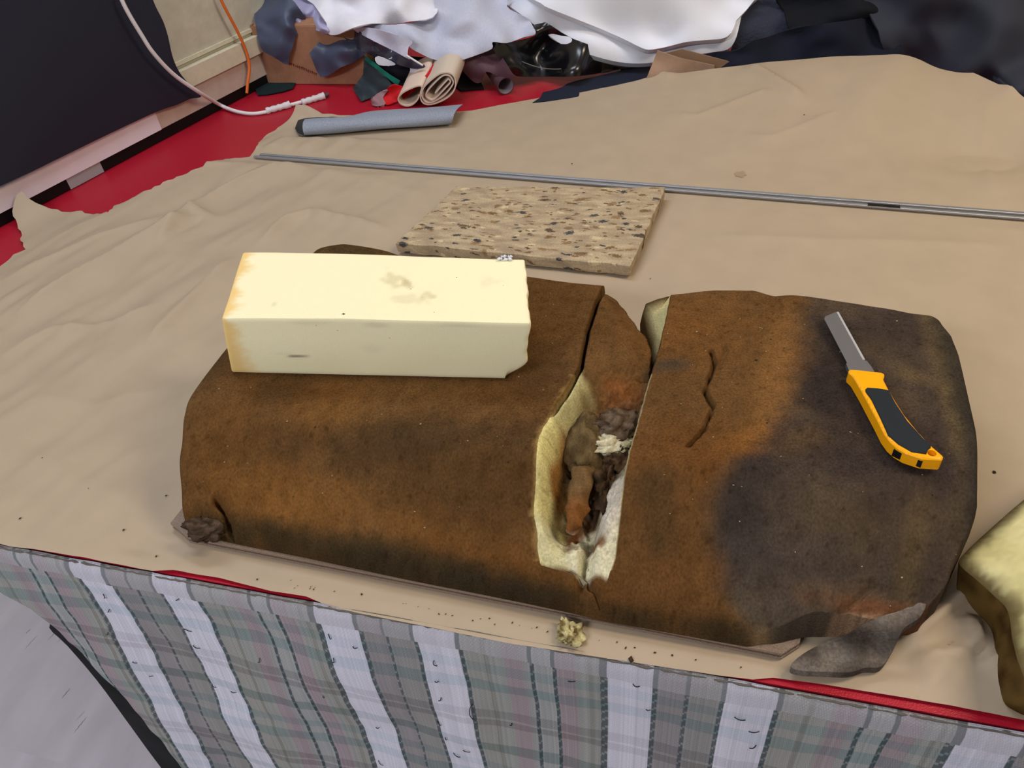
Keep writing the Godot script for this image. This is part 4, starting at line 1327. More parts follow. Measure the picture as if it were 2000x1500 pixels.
func build_knife() -> void:
	var s := 0.29333
	var g := func(a: Array) -> PackedVector2Array: return from_crop(a, s, 1450, 560)
	var hk := 0.1285
	var handle: PackedVector2Array = g.call([716, 546, 760, 548, 930, 567, 944, 573, 948, 584, 946, 598, 938, 608, 975, 680, 1025, 765, 1080, 850, 1170, 960, 1260, 1055, 1334, 1118, 1340, 1128, 1336, 1142, 1325, 1150, 1200, 1142, 1090, 1106, 1030, 1070, 985, 1030, 945, 975, 900, 886, 800, 700, 740, 598, 710, 570, 708, 556])
	var grip: PackedVector2Array = g.call([832, 668, 900, 672, 975, 685, 1020, 770, 1100, 890, 1200, 1000, 1256, 1052, 1256, 1068, 1238, 1082, 1226, 1110, 1130, 1096, 1040, 1045, 972, 985, 920, 870, 860, 748, 822, 696, 820, 680])
	var blade: PackedVector2Array = g.call([545, 210, 552, 196, 626, 164, 634, 168, 810, 486, 702, 512])
	var clamp_o: PackedVector2Array = g.call([692, 506, 760, 488, 800, 484, 832, 490, 862, 528, 880, 560, 712, 556])
	var t := thing("utility_knife", "yellow and black utility knife with steel blade on the dark cushion end", "knife", PH(1725, 800, hk))
	var yellow := mat("yellow_plastic", srgb(250, 172, 12), 0.35)
	var ho := PackedVector2Array()
	for q in handle: ho.append(UV(q.x, q.y, hk + 0.0135))
	var hc := UV(1450 + 1262 * s, 560 + 1108 * s, hk + 0.0135)
	var near := 0
	for q in ho.size():
		if ho[q].distance_to(hc) < ho[near].distance_to(hc): near = q
	var area := 0.0
	for q in ho.size(): area += ho[q].cross(ho[(q + 1) % ho.size()])
	var keyed := PackedVector2Array()
	var toward := (ho[near] - hc).angle()
	for q in ho.size() + 1:
		keyed.append(ho[(near + q) % ho.size()])
	for q in 21: keyed.append(hc + Vector2(0.0037, 0).rotated(toward + (-1.0 if area > 0 else 1.0) * TAU * q / 20.0))
	var hf := func(u: float, v: float) -> Vector3:
		var dd := 1e9
		for q in ho.size(): dd = minf(dd, seg_dist(Vector2(u, v), ho[q], ho[(q + 1) % ho.size()]))
		return W(u, hk + 0.0135 - 0.0016 * pow(1.0 - clampf(dd / 0.0022, 0.0, 1.0), 2.0), v)
	var hnd := part("handle", sheet(keyed, hf, 0.0016, 0.0115, Vector3.DOWN, null, null, true), yellow, t, "yellow plastic handle")
	part("grip", slab_px(grip, hk + 0.012, hk + 0.0148, 0.0008), mat("rubber", srgb(28, 36, 42), 0.6, "fine", 0.02, "", false, 20.0), t, "black rubber grip")
	var steel := mat("steel", srgb(170, 172, 178), 0.32)
	steel.metallic = 0.85
	var bld := part("blade", slab_px(blade, hk + 0.0042, hk + 0.0054, 0.0004), steel, t, "steel snap blade")
	var bright := mat("ground_steel", srgb(235, 236, 240), 0.25)
	bright.metallic = 0.6
	var eg := MB.new()
	var e0 := PH(1450 + 634 * s, 560 + 168 * s, hk + 0.0056); var e1 := PH(1450 + 810 * s, 560 + 486 * s, hk + 0.0056)
	var sd := (e1 - e0).normalized().cross(Vector3.UP) * 0.0022
	eg.box(e0 + Vector3(0, -0.0012, 0) - sd * 0.5, e1 - e0, sd, Vector3(0, 0.0013, 0))
	part("cutting_edge", eg, bright, bld, "bright ground edge")
	part("blade_clamp", slab_px(clamp_o, hk + 0.003, hk + 0.0086, 0.0008), steel, t, "steel blade clamp")
	# the black slot in the butt
	var blk := mat("black_plastic", srgb(20, 22, 24), 0.4)
	for q in [[1005, 1092, 1078, 1128], [1135, 1148, 1198, 1172]]:
		var a := PH(1450 + q[0] * s, 560 + q[1] * s, hk + 0.008); var b := PH(1450 + q[2] * s, 560 + q[3] * s, hk + 0.008)
		var sl := MB.new()
		var dirv := (b - a)
		dirv.y = 0
		var out := dirv.normalized().cross(Vector3.UP)
		if out.z < 0: out = -out
		sl.box(a - out * 0.006 + Vector3(0, -0.006, 0), dirv, Vector3(0, 0.008, 0), out * 0.0066)
		part("butt_slot", sl, blk, hnd, "black slot in the butt")

func build_side_foam() -> void:
	var hT := 0.072
	var o := PackedVector2Array()
	for q in [[1884, 1078], [1898, 1056], [1925, 1030], [1955, 1006], [2000, 968], [2080, 905], [2180, 860], [2260, 960], [2240, 1200], [2120, 1340], [2030, 1330], [2004, 1285], [1990, 1235], [1978, 1175], [1950, 1140], [1915, 1108]]: o.append(UV(q[0], q[1], hT))
	o = rounded(o, 5)
	var n := o.size()
	var ctr := Vector2.ZERO
	for q in o: ctr += q
	ctr /= n
	var cf := func(u: float, v: float) -> Color:
		var dd := 1e9
		for k in n: dd = minf(dd, seg_dist(Vector2(u, v), o[k], o[(k + 1) % n]))
		var c := lin(216, 208, 154).lerp(lin(202, 194, 138), clampf(0.5 + n3(u, v, 1.0, 20.0), 0, 1))
		var reach := 0.006 + 0.003 * n3(u, v, 3.0, 40.0) + 0.002 * n3(u, v, 5.0, 120.0)
		c = c.lerp(lin(84, 66, 36), 0.9 * (1.0 - smooth(0.0, reach * 2.4, dd + 0.0015 * n3(u, v, 7.0, 300.0))))
		return c * (0.95 + 0.1 * n3(u, v, 0.0, 190.0))
	var f := func(u: float, v: float) -> Vector3:
		var dd := 1e9
		for k in n: dd = minf(dd, seg_dist(Vector2(u, v), o[k], o[(k + 1) % n]))
		return W(u, hT - 0.010 * exp(-dd / 0.006) + 0.0015 * n3(u, v, 4.0, 25.0) - 0.02 * smooth(1.05, 1.0, u) * 0.3, v)
	var mb := sheet(o, f, 0.004, 0.0, Vector3.ZERO, cf)
	var lays := [[0.0, -1.0], [0.0, 0.054], [0.003, 0.04], [0.007, 0.022], [0.012, 0.005]]
	var b0 := mb.p.size()
	for l in lays:
		for k in n:
			var q: Vector2 = o[k] + (ctr - o[k]).normalized() * float(l[0])
			var h: float = l[1] if l[1] > 0 else f.call(o[k].x, o[k].y).y - TY
			mb.vert(W(q.x, h, q.y), lin(70, 52, 28).lerp(lin(104, 82, 44), clampf(0.5 + n3(q.x, q.y, h, 50.0), 0, 1)))
	for l in lays.size() - 1:
		for k in n:
			var k2 := (k + 1) % n
			mb.quad(b0 + l * n + k, b0 + l * n + k2, b0 + (l + 1) * n + k2, b0 + (l + 1) * n + k)
	solo("foam_offcut", "thick cream foam offcut with dirty brown edges beside the cushion", "foam offcut", mb, mats["new_foam"], W(ctr.x, 0.005, ctr.y), "", Vector3.UP)
	# the torn-out crumb lying in front of the board
	var cc := PH(1112, 1236, 0.009)
	var cm := chunk(cc, Vector3(0.0105, 0.0065, 0.0125), 0.4, lin(226, 214, 158), lin(120, 98, 58), 1.0)
	for k in cm.p.size(): cm.p[k].y = maxf(cm.p[k].y, TY + 0.0038)
	solo("foam_crumb", "torn yellow foam crumb on the paper before the plywood board", "foam crumb", cm, mats["old_foam"], Vector3(cc.x, TY + 0.003, cc.z))

func build_rods() -> void:
	var steel := mat("rod_steel", srgb(166, 169, 174), 0.36, "fine", 0.02, "", false, 30.0)
	steel.metallic = 0.7
	for k in 2:
		var y0 := 301.0 + k * 5.0
		var a := PH(496 + 12 * (1 - k), 299.5 + k * 4.0, 0.010); var b := PH(2150, 426.0 + k * 9.0, 0.010)
		var d := (b - a)
		var sd := d.normalized().cross(Vector3.UP).normalized()
		var t := thing("steel_rod", "thin grey steel strip lying across the kraft paper, %s" % ("nearer the fabric heap" if k == 0 else "nearer the speckled slab"), "steel strip", a.lerp(b, 0.5) + Vector3(0, -0.004, 0))
		var mb := MB.new()
		var prof := [[-0.0034, 0.0], [-0.0034, 0.0026], [-0.0026, 0.0034], [-0.0009, 0.0034], [-0.0005, 0.0024], [0.0005, 0.0024], [0.0009, 0.0034], [0.0026, 0.0034], [0.0034, 0.0026], [0.0034, 0.0]]
		var np := prof.size()
		for q in np:
			var q2 := (q + 1) % np
			var p0: Vector3 = a + sd * prof[q][0] + Vector3(0, prof[q][1] - 0.004, 0); var p1: Vector3 = a + sd * prof[q2][0] + Vector3(0, prof[q2][1] - 0.004, 0)
			mb.quad(mb.vert(p0), mb.vert(p1), mb.vert(p1 + d), mb.vert(p0 + d))
		part("strip", mb, steel, t, "", Vector3.UP)
		if k == 1:
			var f0 := (1690.0 - 496.0) / (2150.0 - 496.0)
			var tp := MB.new()
			var s0 := PH(1695, 399, 0.0095); var s1 := PH(1758, 404, 0.0095)
			tp.box(s0 - sd * 0.0038 + Vector3(0, -0.0015, 0), s1 - s0, sd * 0.0076, Vector3(0, 0.0018, 0))
			part("black_mark", tp, mat("mark_black", srgb(22, 22, 22), 0.7), t, "black mark")  # flat black mark across the strip

# ------------------------------------------------------------------ left wall: sheet, cables, tape
func build_wall_hangings() -> void:
	var o := rounded(poly([-190, 440, -150, -120, 120, -140, 285, -60, 299, 0, 318, 40, 328, 70, 337, 110, 350, 140, 370, 165, 393, 188, 372, 193, 345, 205, 312, 216, 250, 244, 150, 292, 60, 336, 0, 364, -120, 420]), 4)
	var f := func(x: float, y: float) -> Vector3:
		var off := 0.026 + 0.012 * smooth(250.0, 380.0, x) * smooth(250.0, 60.0, y) + 0.003 * sin(x * 0.012 + y * 0.004)
		return PW(x, y, off)
	solo("black_vinyl_sheet", "large black vinyl sheet hanging on the wall above the white board", "vinyl sheet", sheet(o, f, 9.0, 0.0015, -WN), mat("black_vinyl", srgb(36, 38, 52), 0.5, "fine", 0.03, "", false, 10.0), PW(150, 290, 0.02))
	# white cable with tape round its end
	var wp := []
	for q in [[228, -30, 0.055], [238, 0, 0.055], [252, 28, 0.055], [275, 66, 0.055], [300, 104, 0.055], [340, 146, 0.052], [390, 181, 0.05]]: wp.append(PW(q[0], q[1], q[2]))
	for q in [[430, 205, 0.014], [460, 217, 0.007], [490, 222, 0.0045], [518, 219, 0.0045], [545, 211, 0.005], [575, 203, 0.005], [605, 195, 0.006], [632, 187, 0.007]]: wp.append(PH(q[0], q[1], q[2]))
	var t := thing("white_cable", "white cable running down the wall onto the red bench, end wrapped in tape", "cable", PH(490, 222, 0.0))
	var mb := MB.new()
	var sp := spline(wp, 8)
	mb.tube(sp, 0.0042, 10)
	part("sheath", mb, mat("white_pvc", srgb(224, 220, 222), 0.4), t)
	for seg in [[520, 217, 566, 204], [590, 200, 633, 187]]:
		var a := PH(seg[0], seg[1], 0.006); var b := PH(seg[2], seg[3], 0.007)
		var pp := []; var rr := []
		for k in 12:
			pp.append(a.lerp(b, k / 11.0)); rr.append(0.0072 + 0.0012 * sin(k * 2.3) + (0.0015 if k > 9 else 0.0))
		var tm := MB.new()
		tm.tube(pp, rr, 9)
		part("tape_wrap", tm, mat("white_tape", srgb(236, 232, 236), 0.5, "fine", 0.1, "", false, 30.0), t, "crumpled white tape")
	var pl := MB.new()
	pl.tube([PH(633, 187, 0.007), PH(641, 184, 0.007)], 0.005, 10)
	part("plug_tip", pl, mat("plug", srgb(90, 70, 76), 0.4), t, "dark plug tip")
	var op := []
	for q in [[424, -25], [432, 0], [446, 28], [464, 62], [477, 90], [485, 115], [487, 135], [484, 160], [482, 182]]: op.append(PW(q[0], q[1], 0.026))
	var om := MB.new()
	om.tube(spline(op, 6), 0.0036, 10)
	solo("orange_cable", "orange cable hanging down the cream wall near the cardboard box", "cable", om, mat("orange_pvc", srgb(214, 110, 46), 0.4), PW(482, 182, 0.026))
	var tp := MB.new()
	wall_box(tp, 0.155, 0.238, 0.001, 0.026, 0.0095, 0.0102)
	solo("clear_tape", "piece of greyish clear tape stuck over the black strip", "tape", tp, mat("clear_tape", srgb(166, 166, 172), 0.3), WP + WD * 0.2)

# ------------------------------------------------------------------ scraps behind
func build_pile() -> void:
	# cardboard box
	var bl := W(-0.385, 0.0, 1.372); var br := W(-0.10, 0.0, 1.372)
	var t := thing("cardboard_box", "brown cardboard box under the scraps beside the wall ledge", "box", (bl + br) * 0.5 + Vector3(0, 0.001, -0.1))
	var card := mat("cardboard", srgb(168, 124, 96), 0.85, "fine", 0.03, "paper", false, 4.0)
	var w := br - bl
	var dp := Vector3(0, 0, -0.2)
	for q in [[bl, w, Vector3(0, 0.135, 0), Vector3(0, 0, -0.004)], [bl + dp, w, Vector3(0, 0.15, 0), Vector3(0, 0, 0.004)], [bl + Vector3(0, 0, -0.004), Vector3(0.004, 0, 0), Vector3(0, 0.14, 0), dp * 0.96], [br + Vector3(-0.004, 0, -0.004), Vector3(0.004, 0, 0), Vector3(0, 0.14, 0), dp * 0.96]]:
		var b := MB.new()
		b.box(q[0] + Vector3(0, 0.001, 0), q[1], q[2], q[3])
		part("panel", b, card, t)
	var fl := MB.new()
	fl.box(bl + Vector3(0.004, 0.137, -0.004), w - Vector3(0.008, 0, 0), Vector3(0, 0.03, -0.1), Vector3(0, -0.004, -0.001))
	part("flap", fl, card, t)
	# a worn line of dark red print, too small to read
	var pr := MB.new()
	for k in 15:
		var x := lerpf(566, 617, k / 14.0); var y := lerpf(126, 147, k / 14.0)
		var p := PV(x, y, 1.3715)
		var hgt := 0.004 + 0.004 * rng.randf()
		pr.box(p, Vector3(0.0012 + 0.001 * rng.randf(), 0, 0), Vector3(0.0006, hgt, 0), Vector3(0, 0, 0.0004))
		pr.box(p + Vector3(0.0004, hgt * rng.randf_range(0.2, 0.9), 0), Vector3(0.0034, -0.001, 0), Vector3(0, 0.0011, 0), Vector3(0, 0, 0.0004))
	part("print", pr, mat("box_print", srgb(108, 44, 40), 0.8), t, "small dark red print")

	var pewter := mat("pewter_vinyl", srgb(66, 76, 100), 0.42, "fine", 0.03, "", false, 12.0)
	pewter.metallic_specular = 0.5
	var g := "vinyl scraps on the heap"
	pile("vinyl_scrap", "blue grey vinyl scrap hanging over the box corner by the wall", "vinyl scrap", rounded(poly([498, -20, 560, -10, 598, 40, 588, 60, 578, 72, 573, 88, 566, 108, 561, 126, 545, 118, 528, 108, 514, 100, 508, 88, 501, 60]), 3), [[500, -10, 1.45], [590, 40, 1.40], [510, 95, 1.355], [560, 125, 1.352], [560, 60, 1.345], [530, 60, 1.365]], 0.0012, 0.012, 12.0, 4.0, pewter, 1.0, g)
	pile("vinyl_scrap", "blue grey vinyl scrap with pointed corner hanging before the box front", "vinyl scrap", poly([640, 66, 668, 58, 690, 54, 716, 70, 730, 92, 716, 104, 705, 112, 690, 122, 665, 132, 650, 143, 640, 148, 626, 151, 618, 138, 611, 120, 604, 104, 612, 94, 626, 80]), [[640, 66, 1.39], [690, 54, 1.40], [604, 104, 1.352], [625, 150, 1.35], [670, 110, 1.335], [730, 92, 1.36]], 0.0012, 0.010, 12.0, 4.0, pewter, 4.0, g)
	pile("vinyl_scrap", "blackish vinyl scrap behind the blue grey one at the wall", "vinyl scrap", poly([492, -20, 520, -20, 516, 40, 512, 82, 502, 84, 497, 80]), [[495, 0, 1.47], [505, 80, 1.38]], 0.0012, 0.004, 9.0, 4.0, mat("dark_vinyl", srgb(30, 33, 42), 0.5), 8.0, g)
	pile("felt_offcut", "dark teal felt offcut lying on the red bench before the box", "felt", poly([494, 164, 512, 156, 545, 158, 578, 160, 572, 172, 552, 178, 520, 184, 503, 185]), [], 0.002, 0.0, 1.0, 4.0, mat("teal_felt", srgb(24, 44, 48), 1.0, "fine", 0.05, "grain", false, 16.0), 0.0, "", 0.004)
	pile("lavender_strip", "pale lavender folded plastic strip at the top of the heap", "plastic strip", rounded(poly([508, -25, 600, -25, 618, 10, 636, 42, 641, 66, 620, 60, 590, 50, 560, 30, 530, 8]), 3), [[510, -20, 1.5], [600, -20, 1.48], [640, 60, 1.36], [590, 48, 1.40]], 0.002, 0.018, 26.0, 3.0, mat("lavender", srgb(172, 170, 204), 0.35, "", 1.0, "", false), 2.0)
	var felt := mat("white_felt", srgb(234, 234, 244), 0.95, "fine", 0.05, "kraft", false, 6.0)
	pile("white_cloth", "crumpled white cloth between lavender strip and grey interfacing", "cloth", rounded(poly([590, -25, 870, -25, 860, 5, 845, 34, 800, 42, 770, 47, 726, 46, 694, 53, 676, 60, 658, 68, 641, 66, 637, 44, 612, 8]), 3), [[600, -20, 1.47], [860, -20, 1.5], [640, 60, 1.345], [680, 56, 1.335], [770, 46, 1.36], [845, 30, 1.38], [700, 10, 1.39]], 0.004, 0.03, 9.0, 4.0, felt, 3.0)
	var inter := mat("interfacing", srgb(204, 208, 226), 0.8, "fine", 0.04, "paper", false, 10.0)
	inter.backlight_enabled = true
	inter.backlight = Color(0.3, 0.3, 0.36)
	pile("interfacing_sheet", "large light grey interfacing sheet draped over the rolls", "interfacing", rounded(poly([694, 54, 726, 47, 772, 48, 820, 40, 848, 30, 862, -25, 985, -25, 990, 12, 1012, 26, 1032, 38, 1042, 54, 1045, 67, 1022, 73, 990, 84, 962, 82, 961, 95, 930, 108, 886, 121, 850, 117, 824, 106, 800, 92, 803, 80, 750, 62]), 3), [[694, 54, 1.36], [848, 30, 1.40], [862, -20, 1.48], [985, -20, 1.5], [1045, 67, 1.37], [1032, 38, 1.42], [960, 90, 1.33], [886, 120, 1.305], [800, 90, 1.32], [900, 60, 1.35]], 0.0012, 0.016, 8.0, 5.0, inter, 6.0)
	pile("interfacing_sheet", "narrow pale interfacing fold over the dark plastic sheets", "interfacing", rounded(poly([688, 56, 720, 54, 760, 64, 804, 80, 798, 92, 796, 106, 800, 116, 770, 100, 730, 80]), 3), [[688, 56, 1.358], [804, 80, 1.305], [800, 114, 1.30], [740, 80, 1.32]], 0.0012, 0.008, 12.0, 4.0, mat("interfacing_pale", srgb(206, 206, 226), 0.7, "fine", 0.04, "paper", false, 10.0), 7.0)
	var smoke := mat("smoke_plastic", srgb(58, 60, 76), 0.18)
	smoke.metallic_specular = 0.5
	pile("plastic_sheet", "dark smoky plastic sheets stacked under the pale interfacing fold", "plastic sheet", rounded(poly([666, 64, 690, 56, 730, 78, 780, 104, 828, 127, 822, 134, 800, 133, 770, 124, 738, 114, 716, 104, 690, 90]), 3), [[670, 62, 1.375], [828, 128, 1.30], [740, 90, 1.332], [730, 112, 1.338]], 0.0015, 0.010, 22.0, 3.0, smoke, 9.0)
	var st := MB.new()
	st.tube([PV(794, 108, 1.296), PV(808, 117, 1.294), PV(826, 128, 1.292)], 0.0022, 6)
	solo("white_stick", "thin white plastic stick at the edge of the smoky sheets", "stick", st, mat("white_pvc", srgb(224, 220, 222), 0.4), PV(826, 128, 1.292))
	pile("white_scrap", "small white scrap tucked beneath the smoky plastic", "scrap", rounded(poly([732, 114, 742, 111, 770, 124, 766, 128, 740, 127]), 3), [[735, 115, 1.328], [768, 126, 1.32]], 0.003, 0.002, 20.0, 3.0, felt, 1.0)
	pile("grey_scrap", "small translucent grey scrap near the cream vinyl roll", "scrap", poly([800, 128, 815, 122, 818, 140, 802, 142]), [[808, 130, 1.315]], 0.001, 0.002, 20.0, 3.0, inter, 1.0)
	pile("green_black_scrap", "greenish black leathercloth scrap leaning on the box", "vinyl scrap", poly([711, 110, 728, 118, 745, 140, 768, 168, 764, 176, 740, 186, 706, 198, 697, 186, 689, 172, 700, 158, 709, 146]), [[711, 110, 1.355], [709, 146, 1.345], [690, 172, 1.315], [706, 196, 1.262], [766, 170, 1.29], [735, 150, 1.31]], 0.0015, 0.008, 14.0, 4.0, mat("green_black", srgb(46, 56, 62), 0.6, "fine", 0.04, "", false, 12.0), 2.0)
	pile("teal_strip", "narrow bright teal vinyl strip before the dark scraps", "vinyl strip", poly([712, 112, 718, 112, 750, 138, 781, 158, 777, 166, 770, 163, 735, 135, 712, 117]), [[712, 114, 1.35], [778, 162, 1.275], [745, 136, 1.305]], 0.0015, 0.002, 14.0, 3.0, mat("teal_vinyl", srgb(18, 104, 88), 0.5), 3.0)
	pile("dark_gap_cloth", "near black cloth filling the gap between box and rolls", "cloth", poly([700, 100, 860, 115, 905, 125, 935, 150, 945, 172, 900, 176, 870, 150, 840, 146, 800, 172, 770, 178, 735, 150]), [[700, 100, 1.43], [860, 115, 1.44], [940, 170, 1.39], [800, 170, 1.36], [770, 178, 1.35]], 0.004, 0.01, 12.0, 6.0, mat("dark_gap_cloth", srgb(20, 18, 26), 0.9), 5.0)  # near-black cloth closing a gap among the scraps
	var red := mat("red_cloth", srgb(196, 22, 30), 0.65, "fine", 0.04, "", false, 12.0)
	pile("red_scrap", "bright red vinyl scrap between cream roll and dark scraps", "vinyl scrap", rounded(poly([862, 118, 858, 132, 840, 148, 826, 162, 806, 180, 790, 192, 770, 200, 754, 204, 748, 192, 749, 180, 768, 166, 790, 170, 810, 166, 832, 146, 846, 126]), 3), [[860, 120, 1.33], [750, 200, 1.245], [750, 180, 1.27], [830, 155, 1.285], [790, 185, 1.26]], 0.002, 0.012, 18.0, 4.0, red, 4.0)
	pile("mauve_scrap", "dusty mauve cloth scrap folded beside the red one", "scrap", rounded(poly([726, 204, 728, 192, 738, 182, 750, 178, 757, 178, 748, 190, 753, 203, 738, 207]), 3), [[730, 203, 1.236], [750, 180, 1.265]], 0.006, 0.006, 24.0, 3.0, mat("mauve", srgb(150, 118, 126), 0.9), 1.0)
	# cream vinyl roll: a flattened spiral drawn back under the heap, with a loose loop
	var sp := []
	var spx := [[850, 184], [872, 160], [876, 157], [880, 162], [872, 172], [848, 196], [838, 195], [832, 188], [838, 176], [862, 152], [876, 149], [884, 158], [884, 168], [868, 188], [846, 201], [834, 202], [826, 194], [824, 182], [832, 168], [856, 148], [874, 144], [886, 150], [890, 164], [886, 180], [872, 194], [850, 204], [834, 206], [824, 200], [821, 186], [824, 172], [816, 170], [800, 176], [786, 184], [778, 194], [782, 204], [794, 209], [806, 206], [816, 196], [819, 186]]
	for q in spx: sp.append(PV(q[0], q[1], 1.235))
	var path := spline(sp, 5)
	var ax := W(0.02, 0.0, 0.0) - W(0.0, 0.0, 0.0)
	ax = PV(886, 112, 1.37) - PV(862, 172, 1.235)
	var low := 1e9
	for p in path: low = minf(low, p.y)
	var rt := thing("cream_vinyl_roll", "cream vinyl rolled flat with a loose loop at its left", "vinyl roll", Vector3(path[0].x, TY + 0.002, path[0].z))
	var rm := MB.new(); var back := MB.new()
	var n := path.size()
	var off := []
	for k in n:
		var tg: Vector3 = (path[mini(k + 1, n - 1)] - path[maxi(k - 1, 0)])
		off.append(tg.cross(Vector3.BACK).normalized() * 0.0014)
	var lift := Vector3(0, maxf(0.0, TY + 0.004 - low), 0)
	for k in n - 1:
		var a: Vector3 = path[k] + lift; var b: Vector3 = path[k + 1] + lift
		var oa: Vector3 = off[k]; var ob: Vector3 = off[k + 1]
		rm.quad(rm.vert(a + oa), rm.vert(a - oa), rm.vert(b - ob), rm.vert(b + ob))
		rm.quad(rm.vert(a + oa), rm.vert(b + ob), rm.vert(b + ob + ax), rm.vert(a + oa + ax))
		back.quad(back.vert(a - oa), back.vert(a - oa + ax), back.vert(b - ob + ax), back.vert(b - ob))
	part("vinyl_face", rm, mat("cream_vinyl", srgb(222, 198, 180), 0.6), rt, "pale cream vinyl edge and face")
	part("cloth_backing", back, mat("cream_back", srgb(206, 190, 172), 0.9), rt, "cream cloth backing")
	# plum roll
	var pt := thing("plum_roll", "dark plum vinyl rolled into a tube on the red bench", "vinyl roll", PH(985, 175, 0.0))
	var plum := mat("plum_vinyl", srgb(84, 58, 66), 0.5, "fine", 0.03, "", false, 12.0)
	var c0 := PH(988, 168, 0.02); var c1 := c0 + Vector3(-0.075, 0.012, -0.12)
	var tb := MB.new()
	tb.tube([c0, c0.lerp(c1, 0.4), c1], [0.0195, 0.019, 0.019], 28, Color.WHITE, false)
	part("outer_wrap", tb, plum, pt)
	tb = MB.new()
	tb.tube([c0, c1], 0.0175, 28, Color.WHITE, false)
	part("inner_wrap", tb, mat("plum_inner", srgb(150, 140, 150), 0.7), pt, "greyish inner side")
	var rim := MB.new()
	var axn := (c1 - c0).normalized()
	var sx := axn.cross(Vector3.UP).normalized(); var sy := sx.cross(axn)
	for k in 28:
		var a0 := TAU * k / 28; var a1 := TAU * (k + 1) / 28
		var d0 := sx * cos(a0) + sy * sin(a0); var d1 := sx * cos(a1) + sy * sin(a1)
		rim.quad(rim.vert(c0 + d0 * 0.0195), rim.vert(c0 + d1 * 0.0195), rim.vert(c0 + d1 * 0.0175), rim.vert(c0 + d0 * 0.0175))
	part("rim", rim, plum, pt)
	pile("plum_cloth", "dark plum vinyl piece draped under the grey interfacing", "vinyl", rounded(poly([884, 118, 920, 108, 962, 92, 978, 108, 998, 140, 1003, 152, 975, 150, 950, 140, 940, 160, 925, 160, 905, 140]), 3), [[884, 118, 1.34], [962, 92, 1.36], [1000, 148, 1.31], [940, 158, 1.33]], 0.0015, 0.008, 14.0, 4.0, plum, 6.0)
	# glossy black bag
	var gloss := mat("black_gloss", srgb(12, 12, 16), 0.24)
	gloss.metallic_specular = 0.55
	var bag := thing("black_plastic_bag", "glossy black plastic bag crumpled beneath the white batting", "bag", PV(1090, 148, 1.315))
	part("film", cloth(rounded(poly([958, 79, 982, 84, 1006, 80, 1044, 70, 1043, 56, 1024, 26, 1060, 40, 1120, 76, 1220, 108, 1262, 112, 1250, 128, 1216, 134, 1160, 145, 1110, 150, 1060, 149, 1010, 149, 988, 130, 970, 108]), 3), [[958, 79, 1.36], [1044, 70, 1.38], [1024, 26, 1.47], [1220, 108, 1.49], [1216, 134, 1.43], [1110, 149, 1.36], [1010, 148, 1.345], [1080, 110, 1.395], [1060, 90, 1.42]], 0.001, 0.03, 7.0, 3.0, 3.0), gloss, bag)
	for q in [[[984, 90], [1010, 115], [1050, 131], [1090, 135], [1130, 128], [1150, 112]]]:
		var pp := []
		for k in q: pp.append(PV(k[0], k[1], 1.352 + 0.0006 * absf(k[0] - 1060)))
		var pm := MB.new()
		pm.tube(spline(pp, 5), 0.0011, 6)
		part("seam_cord", pm, mat("cord", srgb(112, 108, 104), 0.6), bag, "thin grey seam cord")
	# navy cloth, cardboard, batting, dark cloths
	var navy := mat("navy_cloth", srgb(34, 40, 60), 0.95, "fine", 0.06, "grain", false, 14.0)
	pile("navy_cloth", "navy cloth lying half under the kraft paper edge", "cloth", poly([1040, 200, 1056, 190, 1060, 180, 1078, 176, 1098, 170, 1108, 163, 1124, 158, 1150, 152, 1212, 138, 1214, 124, 1276, 122, 1290, 150, 1200, 180]), [], 0.002, 0.0, 1.0, 5.0, navy, 0.0, "", 0.0045)
	var kraft := mat("card_flap", srgb(168, 138, 116), 0.8, "", 1.0, "paper", false, 4.0)
	pile("cardboard_flap", "upright brown cardboard flap behind the kraft paper", "cardboard", poly([1258, 165, 1284, 99, 1330, 114, 1395, 128, 1400, 160]), [[1260, 160, 1.355], [1284, 99, 1.375], [1395, 130, 1.385]], 0.003, 0.0, 1.0, 5.0, kraft, 0.0)
	pile("cardboard_flap", "second brown cardboard flap behind the first one", "cardboard", poly([1300, 104, 1332, 96, 1445, 126, 1450, 150, 1390, 150]), [[1310, 104, 1.395], [1440, 128, 1.40]], 0.003, 0.0, 1.0, 5.0, mat("card_flap_dark", srgb(140, 112, 88), 0.8), 0.0)
	var bat := mat("batting", srgb(236, 240, 252), 1.0, "fine", 0.06, "", false, 14.0)
	bat.rim_enabled = true
	bat.rim = 0.4
	var bt := thing("batting_fold", "thick white fluffy batting folded over the black bag", "batting", PV(1200, 118, 1.36))
	var bc := [[970, -20, 1.54], [1040, 45, 1.43], [1150, 104, 1.405], [1270, 118, 1.425], [1340, 100, 1.44], [1430, 96, 1.45], [1458, -20, 1.54], [1200, 40, 1.45], [1300, 60, 1.46]]
	part("under_layer", cloth(rounded(poly([966, -25, 985, 4, 1012, 24, 1040, 46, 1068, 66, 1096, 86, 1124, 96, 1150, 106, 1180, 115, 1208, 121, 1240, 124, 1275, 122, 1310, 112, 1350, 108, 1392, 102, 1422, 96, 1436, 78, 1444, 50, 1450, 20, 1456, -25]), 3), bc, 0.02, 0.008, 7.0, 5.0, 1.0), bat, bt)
	var uc := []
	for q in bc: uc.append([q[0], q[1], q[2] - 0.022])
	part("upper_layer", cloth(rounded(poly([1040, -25, 1056, 6, 1080, 19, 1110, 31, 1140, 43, 1170, 55, 1200, 68, 1226, 80, 1250, 92, 1268, 97, 1300, 92, 1340, 82, 1380, 78, 1420, 72, 1438, 40, 1452, -25]), 3), uc, 0.018, 0.008, 6.0, 5.0, 2.0), bat, bt)
	var dfelt := mat("grey_felt", srgb(58, 62, 78), 0.95, "soft", 0.2, "grain", false, 10.0)
